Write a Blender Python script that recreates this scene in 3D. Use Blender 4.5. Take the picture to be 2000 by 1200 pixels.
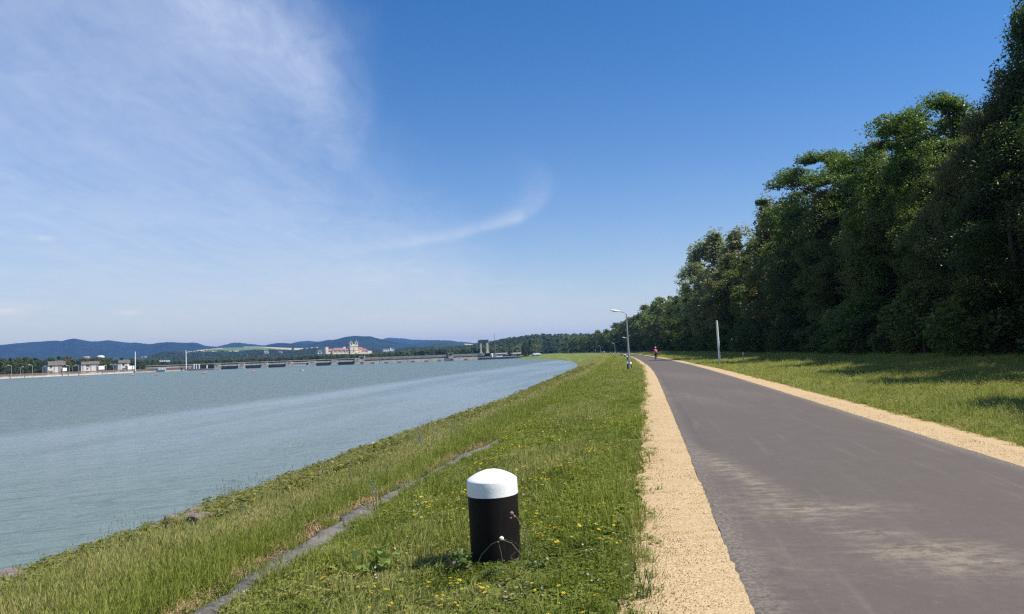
import bpy, bmesh, math, random
import numpy as np
from mathutils import Vector, Matrix, Euler

for o in list(bpy.data.objects):
    bpy.data.objects.remove(o)
SC = bpy.context.scene
COL = SC.collection
rng = np.random.default_rng(7)
random.seed(7)
R = math.radians

# ------------------------------------------------------------------ camera
EYE = 1.6                     # eye height above the path
FPX = 1500.0                  # focal length in photo pixels (2000 px wide)
ROLL = R(2.1)
PITCH = R(3.5074)
cr, sr = math.cos(ROLL), math.sin(ROLL)
cp, sp = math.cos(PITCH), math.sin(PITCH)
cam_d = bpy.data.cameras.new('camera')
cam = bpy.data.objects.new('camera', cam_d)
COL.objects.link(cam)
c_right = Vector((cr, sr * sp, -sr * cp))
c_up = Vector((sr, -cr * sp, cr * cp))
c_back = Vector((0, -cp, -sp))
m = Matrix((c_right, c_up, c_back)).transposed().to_4x4()
m.translation = Vector((0, 0, EYE))
cam.matrix_world = m
cam_d.sensor_width = 36.0
cam_d.lens = 27.0
cam_d.clip_start = 0.1
cam_d.clip_end = 60000
SC.camera = cam

# ------------------------------------------------------------------ sun
SUN_EL, SUN_AZ = R(54), R(102)           # azimuth from the view direction towards the right
sdir = Vector((math.sin(SUN_AZ) * math.cos(SUN_EL), math.cos(SUN_AZ) * math.cos(SUN_EL), math.sin(SUN_EL)))
sun_d = bpy.data.lights.new('sun', 'SUN')
sun_d.energy = 4.8
sun_d.angle = R(0.53)
sun_d.color = (1.0, 0.94, 0.84)
sun = bpy.data.objects.new('sun', sun_d)
sun.rotation_euler = sdir.to_track_quat('Z', 'Y').to_euler()
sun.location = (60, 20, 90)
COL.objects.link(sun)

# ------------------------------------------------------------------ exposure
SC.view_settings.view_transform = 'Standard'
SC.view_settings.look = 'None'
SC.view_settings.gamma = 1
SC.view_settings.use_curve_mapping = False
SC.view_settings.exposure = 0.6
SC.render.engine = 'CYCLES'
SC.cycles.use_denoising = False
SC.cycles.use_adaptive_sampling = False
SC.cycles.filter_width = 1.3
SC.cycles.max_bounces = 6
SC.cycles.diffuse_bounces = 2
SC.cycles.glossy_bounces = 3
SC.cycles.transmission_bounces = 3
SC.cycles.transparent_max_bounces = 8
SC.cycles.volume_bounces = 0
SC.cycles.sample_clamp_indirect = 4
SC.cycles.sample_clamp_direct = 8


def ray(px, py):
    """view direction through a pixel of the 2000 x 1200 photograph, scaled to 1 m forward"""
    x = (px - 1000) / FPX
    y = -(py - 600) / FPX
    xr = cr * x + sr * y
    yr = -sr * x + cr * y
    return np.array([xr, cp - yr * sp, yr * cp + sp])


def ground_at(px, py, z=0.0):
    d = ray(px, py)
    t = (z - EYE) / d[2]
    return np.array([0, 0, EYE]) + d * t


def point_at(px, py, dist):
    """the point seen at a pixel, at a depth of dist metres along +Y"""
    d = ray(px, py)
    return np.array([0, 0, EYE]) + d * (dist / d[1])


def azel(px, py):
    d = ray(px, py)
    return math.degrees(math.atan2(d[0], d[1])), math.degrees(math.asin(d[2] / np.linalg.norm(d)))


# ------------------------------------------------------------------ node helpers
class X:
    """a float socket with arithmetic"""
    def __init__(s, nt, sock): s.nt, s.k = nt, sock

    def _m(s, op, *a, clamp=False):
        n = s.nt.nodes.new('ShaderNodeMath'); n.operation = op; n.use_clamp = clamp
        for i, v in enumerate((s,) + a):
            if isinstance(v, X): s.nt.links.new(v.k, n.inputs[i])
            else: n.inputs[i].default_value = float(v)
        return X(s.nt, n.outputs[0])
    def __add__(s, o): return s._m('ADD', o)
    def __radd__(s, o): return s._m('ADD', o)
    def __sub__(s, o): return s._m('SUBTRACT', o)
    def __rsub__(s, o): return (s * -1.0) + o
    def __mul__(s, o): return s._m('MULTIPLY', o)
    def __rmul__(s, o): return s._m('MULTIPLY', o)
    def __truediv__(s, o): return s._m('DIVIDE', o)
    def pow(s, o): return s._m('POWER', o)
    def max(s, o): return s._m('MAXIMUM', o)
    def min(s, o): return s._m('MINIMUM', o)
    def abs(s): return s._m('ABSOLUTE')
    def clamp(s): return s._m('ADD', 0.0, clamp=True)
    def exp(s): return s._m('EXPONENT')
    def gauss(s, w):            # exp(-(x/w)^2)
        q = s * (1.0 / w)
        return (q * q * -1.0).exp()
    def step(s, a, b):          # smoothstep from a to b
        n = s.nt.nodes.new('ShaderNodeMapRange'); n.interpolation_type = 'SMOOTHSTEP'
        s.nt.links.new(s.k, n.inputs['Value'])
        lo, hi, flip = (a, b, False) if a < b else (b, a, True)
        n.inputs['From Min'].default_value = lo; n.inputs['From Max'].default_value = hi
        n.inputs['To Min'].default_value = 1.0 if flip else 0.0
        n.inputs['To Max'].default_value = 0.0 if flip else 1.0
        return X(s.nt, n.outputs['Result'])


def vec(nt, x, y, z):
    n = nt.nodes.new('ShaderNodeCombineXYZ')
    for i, v in enumerate((x, y, z)):
        if isinstance(v, X): nt.links.new(v.k, n.inputs[i])
        else: n.inputs[i].default_value = float(v)
    return n.outputs[0]


def xyz(nt, sock):
    n = nt.nodes.new('ShaderNodeSeparateXYZ'); nt.links.new(sock, n.inputs[0])
    return [X(nt, n.outputs[i]) for i in range(3)]


def noise(nt, v, scale=1.0, detail=4, rough=0.55, dist=0.0):
    n = nt.nodes.new('ShaderNodeTexNoise')
    nt.links.new(v, n.inputs['Vector'])
    n.inputs['Scale'].default_value = scale
    n.inputs['Detail'].default_value = detail
    n.inputs['Roughness'].default_value = rough
    n.inputs['Distortion'].default_value = dist
    return X(nt, n.outputs['Fac'])


def mixc(nt, f, a, b):
    n = nt.nodes.new('ShaderNodeMix'); n.data_type = 'RGBA'; n.clamp_factor = True
    if isinstance(f, X): nt.links.new(f.k, n.inputs[0])
    else: n.inputs[0].default_value = f
    for i, v in ((6, a), (7, b)):
        if isinstance(v, (tuple, list)): n.inputs[i].default_value = (*v[:3], 1)
        else: nt.links.new(v, n.inputs[i])
    return n.outputs[2]


# ------------------------------------------------------------------ sky
W = bpy.data.worlds.new('World')
SC.world = W
W.use_nodes = True
nt = W.node_tree
nt.nodes.clear()
sky = nt.nodes.new('ShaderNodeTexSky')
sky.sky_type = 'NISHITA'
sky.sun_disc = False
sky.sun_elevation = SUN_EL
sky.sun_rotation = SUN_AZ
sky.altitude = 200
sky.air_density = 1.0
sky.dust_density = 0.6
sky.ozone_density = 2.2
tc = nt.nodes.new('ShaderNodeTexCoord')
dx, dy, dz = xyz(nt, tc.outputs['Generated'])
az = dx._m('ARCTAN2', dy) * (180 / math.pi)
el = dz._m('ARCSINE') * (180 / math.pi)
CLOUD = (8.6, 8.9, 9.9)
# high cirrus lies on a plane far above: fibres keep their perspective
inv = (dz.max(0.02) + 0.06)
cx, cy = dx / inv, dy / inv
pv = vec(nt, cx, cy, 0.0)
warp = noise(nt, pv, 0.9, 3, 0.5) - 0.5
fib = noise(nt, vec(nt, cx * 2.1 + cy * 0.25 + warp * 1.8, cy * 0.85 - cx * 0.35 + warp * 1.5, 0.3), 1.25, 8, 0.64)
fine_f = noise(nt, vec(nt, cx * 7.0 + cy * 1.0 + warp * 4.0, cy * 2.0 - cx * 1.0 + warp * 4.0, 1.3), 1.2, 6, 0.66)
soft = noise(nt, vec(nt, cx + warp, cy + warp, 4.0), 0.55, 3, 0.5)
wob = noise(nt, vec(nt, az * 0.09, el * 0.09, 2.0), 1.0, 5, 0.6) - 0.5
# broad veil on the left of the view, its ragged edge falling to the right
_ep = np.array([azel(*p) for p in ((470, -120), (560, 0), (655, 100), (705, 150), (712, 225), (665, 290), (660, 330), (770, 400), (900, 470), (1080, 565), (1180, 620))])
_ec = np.polyfit(_ep[:, 1], _ep[:, 0], 4)
ee = el.max(3.5).min(32.0)
edge = ((((ee * _ec[0] + _ec[1]) * ee + _ec[2]) * ee + _ec[3]) * ee + _ec[4]) + wob * 8.0
veil = (edge - az + (fine_f - 0.5) * 5.0).step(-6.0, 11.0)
veil_back = (az + 150.0).step(0.0, 40.0)
veil = veil * veil_back * (0.08 + fib * 0.48 + fine_f * 0.48) * (0.50 + soft * 0.55) * 0.92
veil = (veil * (1.0 - (edge - az).step(3.0, 60.0) * 0.15)) + (edge - az - 1.6).gauss(2.2) * el.step(12, 17) * fib.step(0.4, 0.7) * 0.12
# thin streaky cirrus everywhere else
thin = fib.step(0.56, 0.86) * soft.step(0.48, 0.75) * 0.30


def wisp(pts, width, power, fade):
    """a feathery hook of cirrus along a curve through the given sky positions (azimuth, elevation)"""
    A = np.array([azel(*p) for p in pts])
    c = np.polyfit(A[:, 0], A[:, 1], 2)
    d = el - (az * az * c[0] + az * c[1] + c[2]) + wob * 1.0
    body = (d.max(0.0)).gauss(width[0]) * ((d * -1.0).max(0.0)).gauss(width[1])
    a0, a1 = A[:, 0].min(), A[:, 0].max()
    along = az.step(a0 - fade[0], a0 + fade[0] * 0.4) * az.step(a1 + fade[1], a1 - fade[1] * 0.2)
    return body * along * (0.30 + fib * 0.55 + fine_f * 0.65) * power


def crest(pts, wl, wr, power, e0, e1):
    """a tuft of cirrus rising along a steep curve: width to the left and to the right of it"""
    A = np.array([azel(*p) for p in pts]); c = np.polyfit(A[:, 1], A[:, 0], 2)
    q = el.max(A[:, 1].min() - 2).min(A[:, 1].max() + 2)
    d = az - (q * q * c[0] + q * c[1] + c[2]) + wob * 0.8
    lo, hi = A[:, 1].min(), A[:, 1].max()
    return (d.max(0.0)).gauss(wr) * ((d * -1.0).max(0.0)).gauss(wl) * el.step(lo - e0, lo + e0) * el.step(hi + e1, hi - e1 * 1.5) * (0.15 + fib * 0.6 + fine_f * 0.8) * power


hook = wisp([(780, 478), (860, 462), (930, 448), (985, 437), (1018, 424)], (0.6, 0.3), 0.30, (6.0, 0.6))
feather = crest([(1000, 438), (1035, 415), (1052, 390), (1064, 355)], 1.7, 0.7, 0.30, 0.5, 2.8) * (0.35 + fine_f * 1.2)
plume = wisp([(420, 6), (480, 28), (560, 92), (612, 150)], (2.0, 3.4), 0.24, (7.0, 3.0)) * (0.3 + soft) * (0.4 + fine_f * 1.1)
plume2 = crest([(690, 300), (712, 210), (705, 150), (660, 60)], 3.0, 0.8, 0.10, 2.5, 4.0)
# small fair-weather clouds low over the hills
cu_n = noise(nt, vec(nt, az * 1.2, el * 2.4, 7.0), 1.0, 5, 0.6)
def puff(px, py, w, h):
    a, e = azel(px, py)
    return ((az - a).gauss(w) * (el - e).gauss(h) * (cu_n * 2.0 - 0.2)).clamp()
puffs = puff(12, 608, 1.0, 0.22).max(puff(253, 611, 0.6, 0.14)).max(puff(88, 466, 0.6, 0.18) * 0.4).max(puff(40, 600, 1.6, 0.3) * 0.35)
# pale band of moist air along the whole horizon
low = (el.max(0.0) * (-1 / 5.8)).exp() * (1.12 + fib * 0.25)
cl = veil.max(thin) + hook + feather + plume + plume2
cl = cl.min(0.66)
sky_c = sky.outputs[0]
n = nt.nodes.new('ShaderNodeMix'); n.data_type = 'RGBA'; n.blend_type = 'MULTIPLY'
n.inputs[0].default_value = 1.0
nt.links.new(sky_c, n.inputs[6]); n.inputs[7].default_value = (0.285, 0.82, 1.32, 1)
sky_c = n.outputs[2]
c1 = mixc(nt, cl, sky_c, (6.7, 7.5, 9.3))
c2 = mixc(nt, low.min(0.97), c1, (8.4, 8.35, 7.25))
c3 = mixc(nt, puffs, c2, (8.6, 8.3, 8.3))
bg = nt.nodes.new('ShaderNodeBackground')
nt.links.new(c3, bg.inputs['Color'])
bg.inputs['Strength'].default_value = 0.07
out = nt.nodes.new('ShaderNodeOutputWorld')
nt.links.new(bg.outputs[0], out.inputs[0])


# ------------------------------------------------------------------ materials
def new_mat(name):
    mt = bpy.data.materials.new(name); mt.use_nodes = True
    return mt, mt.node_tree, mt.node_tree.nodes['Principled BSDF']


def plain(name, col, rough=0.6, var=0.18, scale=3.0, metal=0.0, bump=0.0, streak=None, spec=0.4):
    """painted or bare surface with uneven tone, faint dirt and grain"""
    mt, t, b = new_mat(name)
    g = t.nodes.new('ShaderNodeTexCoord').outputs['Object']
    n1 = noise(t, g, scale, 6, 0.65)
    dark = tuple(c * (1 - var) for c in col); lite = tuple(min(1, c * (1 + var)) for c in col)
    c = mixc(t, n1.step(0.3, 0.7), dark, lite)
    if streak:
        gx, gy, gz = xyz(t, g)
        n2 = noise(t, vec(t, gx * 6.0, gy * 6.0, gz * 0.5), scale, 4, 0.6)
        c = mixc(t, n2.step(0.55, 0.75) * 0.5, c, streak)
    t.links.new(c, b.inputs['Base Color'])
    b.inputs['Roughness'].default_value = rough
    b.inputs['Metallic'].default_value = metal
    b.inputs['Specular IOR Level'].default_value = spec
    if bump:
        bn = t.nodes.new('ShaderNodeBump'); bn.inputs['Strength'].default_value = 0.5
        bn.inputs['Distance'].default_value = bump
        t.links.new(noise(t, g, scale * 8, 5, 0.6).k, bn.inputs['Height'])
        t.links.new(bn.outputs[0], b.inputs['Normal'])
    return mt


def leafy(name, a, b_, trans=0.35, rough=0.42, tint_attr=False, spec=0.5):
    """leaf material: every leaf (mesh island) has its own tone; light passes through"""
    mt, t, b = new_mat(name)
    geo = t.nodes.new('ShaderNodeNewGeometry')
    rp = X(t, geo.outputs['Random Per Island'])
    oi = X(t, t.nodes.new('ShaderNodeObjectInfo').outputs['Random'])
    f = (rp * 0.65 + oi * 0.35)
    c = mixc(t, f, a, b_)
    t.links.new(c, b.inputs['Base Color'])
    b.inputs['Roughness'].default_value = rough
    b.inputs['Specular IOR Level'].default_value = spec
    tr = t.nodes.new('ShaderNodeBsdfTranslucent')
    cc = mixc(t, 0.5, c, (min(1, b_[0] * 1.5), min(1, b_[1] * 1.6), b_[2] * 0.6))
    t.links.new(cc, tr.inputs['Color'])
    mx = t.nodes.new('ShaderNodeMixShader'); mx.inputs[0].default_value = trans
    t.links.new(b.outputs[0], mx.inputs[1]); t.links.new(tr.outputs[0], mx.inputs[2])
    t.links.new(mx.outputs[0], t.nodes['Material Output'].inputs['Surface'])
    return mt


# ------------------------------------------------------------------ object helpers
def tag(o, label=None, cat=None, group=None, kind=None):
    if label: o['label'] = label
    if cat: o['category'] = cat
    if group: o['group'] = group
    if kind: o['kind'] = kind
    return o


def link_mesh(name, me, mat=None, parent=None):
    o = bpy.data.objects.new(name, me)
    COL.objects.link(o)
    if mat is not None:
        for mt in (mat if isinstance(mat, (list, tuple)) else [mat]): me.materials.append(mt)
    if parent is not None: o.parent = parent
    return o


def np_mesh(name, V, F, smooth=False):
    """mesh from an (n,3) array and an (m,k) array of equal sided faces"""
    me = bpy.data.meshes.new(name)
    V = np.ascontiguousarray(V, dtype=np.float32); F = np.ascontiguousarray(F, dtype=np.int32)
    me.vertices.add(len(V)); me.vertices.foreach_set('co', V.ravel())
    k = F.shape[1]
    me.loops.add(F.size); me.loops.foreach_set('vertex_index', F.ravel())
    me.polygons.add(len(F)); me.polygons.foreach_set('loop_start', np.arange(0, F.size, k, dtype=np.int32))
    me.update(calc_edges=True)
    me.polygons.foreach_set('use_smooth', np.full(len(F), smooth))
    return me


def empty(name, loc=(0, 0, 0), rz=0.0, label=None, cat=None, group=None):
    o = bpy.data.objects.new(name, None); COL.objects.link(o)
    o.empty_display_size = 0.3
    o.location = loc; o.rotation_euler = (0, 0, rz)
    return tag(o, label, cat, group)


class MB:
    """collects shapes into one mesh"""
    def __init__(s): s.v, s.f = [], []
    def add(s, V, F):
        b = len(s.v); s.v += [tuple(map(float, p)) for p in V]; s.f += [tuple(i + b for i in f) for f in F]
        return s
    def box(s, x0, x1, y0, y1, z0, z1, top=None):
        tx = top or (0, 0)
        V = [(x0, y0, z0), (x1, y0, z0), (x1, y1, z0), (x0, y1, z0),
             (x0 + tx[0], y0 + tx[1], z1), (x1 - tx[0], y0 + tx[1], z1), (x1 - tx[0], y1 - tx[1], z1), (x0 + tx[0], y1 - tx[1], z1)]
        return s.add(V, [(3, 2, 1, 0), (4, 5, 6, 7), (0, 1, 5, 4), (1, 2, 6, 5), (2, 3, 7, 6), (3, 0, 4, 7)])
    def gable(s, x0, x1, y0, y1, z0, z1, along='x', hip=0.0):
        if along == 'x':
            ym = (y0 + y1) / 2
            V = [(x0, y0, z0), (x1, y0, z0), (x1, y1, z0), (x0, y1, z0), (x0 + hip, ym, z1), (x1 - hip, ym, z1)]
            return s.add(V, [(3, 2, 1, 0), (0, 1, 5, 4), (2, 3, 4, 5), (1, 2, 5), (3, 0, 4)])
        xm = (x0 + x1) / 2
        V = [(x0, y0, z0), (x1, y0, z0), (x1, y1, z0), (x0, y1, z0), (xm, y0 + hip, z1), (xm, y1 - hip, z1)]
        return s.add(V, [(3, 2, 1, 0), (1, 2, 5, 4), (3, 0, 4, 5), (0, 1, 4), (2, 3, 5)])
    def lathe(s, prof, n=24, c=(0, 0, 0), rot=None):
        V = []; F = []
        for r, z in prof:
            for k in range(n):
                a = 2 * math.pi * k / n
                p = Vector((r * math.cos(a), r * math.sin(a), z))
                if rot: p = rot @ p
                V.append((p.x + c[0], p.y + c[1], p.z + c[2]))
        for i in range(len(prof) - 1):
            for k in range(n):
                F.append((i * n + k, i * n + (k + 1) % n, (i + 1) * n + (k + 1) % n, (i + 1) * n + k))
        F.append(tuple(range(n - 1, -1, -1))); F.append(tuple((len(prof) - 1) * n + k for k in range(n)))
        return s.add(V, F)
    def tube(s, pts, rad, n=8):
        pts = [Vector(p) for p in pts]
        if not isinstance(rad, (list, tuple)): rad = [rad] * len(pts)
        V = []; F = []
        for i, p in enumerate(pts):
            d = (pts[min(i + 1, len(pts) - 1)] - pts[max(i - 1, 0)]).normalized()
            a = d.cross(Vector((0, 0, 1)))
            if a.length < 1e-3: a = d.cross(Vector((0, 1, 0)))
            a.normalize(); b = d.cross(a)
            for k in range(n):
                t = 2 * math.pi * k / n
                V.append(p + (a * math.cos(t) + b * math.sin(t)) * rad[i])
        for i in range(len(pts) - 1):
            for k in range(n):
                F.append((i * n + k, i * n + (k + 1) % n, (i + 1) * n + (k + 1) % n, (i + 1) * n + k))
        F.append(tuple(range(n - 1, -1, -1))); F.append(tuple((len(pts) - 1) * n + k for k in range(n)))
        return s.add(V, F)
    def mesh(s, name):
        me = bpy.data.meshes.new(name); me.from_pydata(s.v, [], s.f); me.update()
        bm = bmesh.new(); bm.from_mesh(me); bmesh.ops.recalc_face_normals(bm, faces=bm.faces); bm.to_mesh(me); bm.free()
        return me
    def build(s, name, mat, parent=None, bevel=0.0, smooth=False):
        me = s.mesh(name)
        if smooth:
            me.polygons.foreach_set('use_smooth', np.ones(len(me.polygons), dtype=bool))
            if hasattr(me, 'set_sharp_from_angle'): me.set_sharp_from_angle(angle=R(40))
        o = link_mesh(name, me, mat, parent)
        if bevel:
            bv = o.modifiers.new('bevel', 'BEVEL'); bv.width = bevel; bv.segments = 2; bv.limit_method = 'ANGLE'
        return o


KIDS = {}
def copy_tree(o, parent=None):
    c = o.copy(); COL.objects.link(c)
    if parent is not None: c.parent = parent
    for ch in o.children: copy_tree(ch, c)
    return c


def scatter(name, P, rot, scl, vid, sources, label=None, attrs=None, group=None):
    """ONE object of countless small plants or stones: a point cloud mesh whose nodes put a source mesh on each point"""
    me = bpy.data.meshes.new(name)
    P = np.ascontiguousarray(P, dtype=np.float32)
    me.vertices.add(len(P)); me.vertices.foreach_set('co', P.ravel())
    def at(nm, typ, data, key='value'):
        a = me.attributes.new(nm, typ, 'POINT'); a.data.foreach_set(key, np.ascontiguousarray(data).ravel())
    at('rot', 'FLOAT_VECTOR', rot.astype(np.float32), 'vector')
    at('scl', 'FLOAT_VECTOR', (scl if scl.ndim == 2 else np.repeat(scl[:, None], 3, 1)).astype(np.float32), 'vector')
    at('vid', 'INT', vid.astype(np.int32))
    for k, v in (attrs or {}).items(): at(k, 'FLOAT', v.astype(np.float32))
    o = link_mesh(name, me)
    ng = bpy.data.node_groups.new(name + '_nodes', 'GeometryNodeTree')
    ng.interface.new_socket('Geometry', in_out='INPUT', socket_type='NodeSocketGeometry')
    ng.interface.new_socket('Geometry', in_out='OUTPUT', socket_type='NodeSocketGeometry')
    gi = ng.nodes.new('NodeGroupInput'); go = ng.nodes.new('NodeGroupOutput')
    jn = ng.nodes.new('GeometryNodeJoinGeometry')
    def named(nm, typ):
        q = ng.nodes.new('GeometryNodeInputNamedAttribute'); q.data_type = typ
        q.inputs['Name'].default_value = nm
        return [s for s in q.outputs if s.enabled and s.name == 'Attribute'][0]
    ra, sa, va = named('rot', 'FLOAT_VECTOR'), named('scl', 'FLOAT_VECTOR'), named('vid', 'INT')
    for k, src in enumerate(sources):
        iop = ng.nodes.new('GeometryNodeInstanceOnPoints')
        oi = ng.nodes.new('GeometryNodeObjectInfo'); oi.inputs['Object'].default_value = src
        oi.inputs['As Instance'].default_value = True
        cmpn = ng.nodes.new('FunctionNodeCompare'); cmpn.data_type = 'INT'; cmpn.operation = 'EQUAL'
        ia = [s for s in cmpn.inputs if s.enabled]
        ng.links.new(va, ia[0]); ia[1].default_value = k
        ng.links.new(gi.outputs[0], iop.inputs['Points'])
        ng.links.new(cmpn.outputs[0], iop.inputs['Selection'])
        ng.links.new(oi.outputs['Geometry'], iop.inputs['Instance'])
        ng.links.new(ra, iop.inputs['Rotation']); ng.links.new(sa, iop.inputs['Scale'])
        ng.links.new(iop.outputs[0], jn.inputs[0])
    ng.links.new(jn.outputs[0], go.inputs[0])
    md = o.modifiers.new('scatter', 'NODES'); md.node_group = ng
    return tag(o, label, kind='stuff')


def source(name, me, mat):
    o = bpy.data.objects.new(name, me)
    for mt in (mat if isinstance(mat, (list, tuple)) else [mat]): me.materials.append(mt)
    return o


# ------------------------------------------------------------------ the line of the path
_cl = np.array([[-60, -7.8], [-30, -2.66], [-10, 0.78], [5, 3.36], [15, 5.08], [25, 6.8], [35, 8.52], [48, 10.72], [69, 14.05],
                [114, 20.55], [164, 27.4], [250, 38.2], [325, 46.5], [390, 52.6], [455, 56.5], [560, 60], [650, 60], [760, 54], [900, 38], [1000, 20]])
_zz = np.arange(-60, 1000, 1.0)
_xx = np.interp(_zz, _cl[:, 0], _cl[:, 1])
for _ in range(3):
    k = np.ones(15) / 15
    _p = np.concatenate([_xx[0] + (np.arange(-7, 0)) * (_xx[1] - _xx[0]), _xx, _xx[-1] + np.arange(1, 8) * (_xx[-1] - _xx[-2])])
    _xx = np.convolve(_p, k, 'valid')
_dx = np.gradient(_xx, _zz)


def path_pt(Z, s):
    """plan position s metres to the right of the path's centre line at station Z"""
    Z = np.asarray(Z, float); s = np.asarray(s, float)
    x = np.interp(Z, _zz, _xx); d = np.interp(Z, _zz, _dx)
    L = np.sqrt(1 + d * d)
    return x + s / L, Z - s * d / L


def path_s(x, y):
    """inverse of path_pt"""
    Z = np.asarray(y, float).copy(); x = np.asarray(x, float)
    for _ in range(4):
        cxx = np.interp(Z, _zz, _xx); d = np.interp(Z, _zz, _dx); L2 = 1 + d * d
        Z = Z + ((x - cxx) * d + (y - Z)) / L2
    cxx = np.interp(Z, _zz, _xx); d = np.interp(Z, _zz, _dx)
    s = ((x - cxx) - (y - Z) * d) / np.sqrt(1 + d * d)
    return Z, s


WATER = -3.0
_sh = np.array([[-60, -16.6], [0, -16.6], [15, -16.5], [45, -16.4], [85, -15.6], [150, -16.0], [230, -17.2], [280, -18.5], [380, -24], [470, -31], [570, -39], [700, -49], [850, -56], [1000, -60]])


def shore_s(Z):
    return np.interp(Z, _sh[:, 0], _sh[:, 1])


def vnoise(x, y, f, seed=0):
    """cheap smooth noise in [-1, 1]"""
    r = np.random.default_rng(seed)
    v = 0
    for k in range(5):
        a, b, c = r.uniform(-1, 1, 3)
        v = v + np.sin(x * f * (0.6 + abs(a) * 1.4) + y * f * b * 1.6 + c * 9) * np.cos(y * f * (0.6 + abs(c)) - x * f * a + b * 7)
    return v / 3.0


def ground_z(Z, s):
    Z = np.asarray(Z, float); s = np.asarray(s, float)
    w = shore_s(Z)
    q = np.clip((s + 6.3) / (w + 6.3), 0, 3)       # 0 at the strip, 1 at the water's edge
    zb = np.interp(q, [0, 0.17, 0.55, 0.9, 1.0, 1.35, 2.2, 3.0], [-0.33, -0.70, -1.75, -2.72, -3.02, -4.4, -6.0, -6.4])
    zl = np.interp(-s, [0, 2.7, 3.7, 5.6, 6.3], [0, -0.01, -0.06, -0.26, -0.33])
    zr = np.interp(s, [0, 2.9, 4.5, 8, 13, 20, 40, 200, 500], [0, -0.02, -0.10, -0.05, 0.15, 0.5, 0.8, 1.2, 1.5])
    z = np.where(s < -6.3, zb, np.where(s < 0, zl, zr))
    amp = np.clip((np.abs(s) - 2.6) / 3, 0, 1) * np.where(q > 1.02, 0.3, 1)
    return z + amp * (0.035 * vnoise(s, Z, 1.1, 1) + 0.06 * vnoise(s, Z, 0.27, 2))


def on_ground(Z, s):
    x, y = path_pt(Z, s)
    return x, y, ground_z(Z, s)

# ================================================================== SETTING
# ------------------------------------------------------------------ ground along the path
def grid_mesh(name, Zs, Ss, zfun, mat, kind='structure', smooth=True, attrs=True):
    ZZ, SS = np.meshgrid(Zs, Ss, indexing='ij')
    x, y = path_pt(ZZ, SS)
    V = np.stack([x, y, zfun(ZZ, SS)], -1).reshape(-1, 3)
    n, k = ZZ.shape
    i = np.arange(n - 1)[:, None] * k + np.arange(k - 1)[None, :]
    F = np.stack([i, i + 1, i + k + 1, i + k], -1).reshape(-1, 4)
    me = np_mesh(name, V, F, smooth)
    if attrs:
        a = me.attributes.new('across', 'FLOAT', 'POINT'); a.data.foreach_set('value', SS.ravel().astype(np.float32))
        a = me.attributes.new('along', 'FLOAT', 'POINT'); a.data.foreach_set('value', ZZ.ravel().astype(np.float32))
    o = link_mesh(name, me, mat)
    return tag(o, kind=kind)


def attr(t, name, typ='GEOMETRY'):
    n = t.nodes.new('ShaderNodeAttribute'); n.attribute_name = name; n.attribute_type = typ
    return X(t, n.outputs['Fac'])


def ground_material():
    mt, t, b = new_mat('meadow_turf')
    g = t.nodes.new('ShaderNodeTexCoord').outputs['Object']
    s, z = attr(t, 'across'), attr(t, 'along')
    n1 = noise(t, g, 0.35, 6, 0.65); n2 = noise(t, g, 2.2, 6, 0.7); n3 = noise(t, g, 14, 4, 0.7)
    fine = (n2 * 0.5 + n3 * 0.5)
    c = mixc(t, fine.step(0.3, 0.7), (0.065, 0.095, 0.015), (0.165, 0.205, 0.036))
    c = mixc(t, n1.step(0.45, 0.7) * 0.6, c, (0.185, 0.185, 0.050))
    # hay coloured belt on the river bank and mown swaths farther off
    band = (s + 7.8 + (n1 - 0.5) * 1.2).gauss(0.9) * (0.4 + n2 * 0.6)
    c = mixc(t, band * 0.6, c, (0.26, 0.24, 0.085))
    sw = noise(t, vec(t, s * 0.35, z * 0.012, 0.0), 1.0, 3, 0.5)
    c = mixc(t, sw.step(0.5, 0.66) * z.step(90, 220) * (s * -1.0).step(2, 5) * 0.55, c, (0.22, 0.24, 0.07))
    # bare stony margin by the water
    wet = (s * -1.0).step(9.6, 12.5) * z.step(330, 230)
    c = mixc(t, wet * n2.step(0.35, 0.6), c, (0.13, 0.088, 0.045))
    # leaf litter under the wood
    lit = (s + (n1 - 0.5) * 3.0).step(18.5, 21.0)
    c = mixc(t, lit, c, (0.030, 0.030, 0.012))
    t.links.new(c, b.inputs['Base Color'])
    b.inputs['Roughness'].default_value = 0.9
    b.inputs['Specular IOR Level'].default_value = 0.15
    bn = t.nodes.new('ShaderNodeBump'); bn.inputs['Strength'].default_value = 0.8; bn.inputs['Distance'].default_value = 0.06
    t.links.new((n3 + n2 * 0.8).k, bn.inputs['Height']); t.links.new(bn.outputs[0], b.inputs['Normal'])
    return mt


Zs = np.unique(np.round(np.concatenate([np.arange(-40, 2, 2.0), np.arange(2, 60, 0.5), np.arange(60, 200, 2.0), np.arange(200, 985, 8.0)]), 2))
Ss = np.unique(np.concatenate([[-75, -62, -55, -48, -42, -37, -33, -30, -27, -25], np.arange(-23, -2, 0.45), [-1.9, -0.9, 0, 0.9, 1.9, 2.4, 2.9], np.arange(3.4, 24, 0.7), [26, 30, 36, 45, 60, 90, 140, 220, 330, 480]]))
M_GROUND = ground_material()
grid_mesh('ground', Zs, Ss, lambda Z, s: ground_z(Z, s) - np.where(np.abs(s) < 2.75, 0.03, 0.0), M_GROUND)


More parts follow.
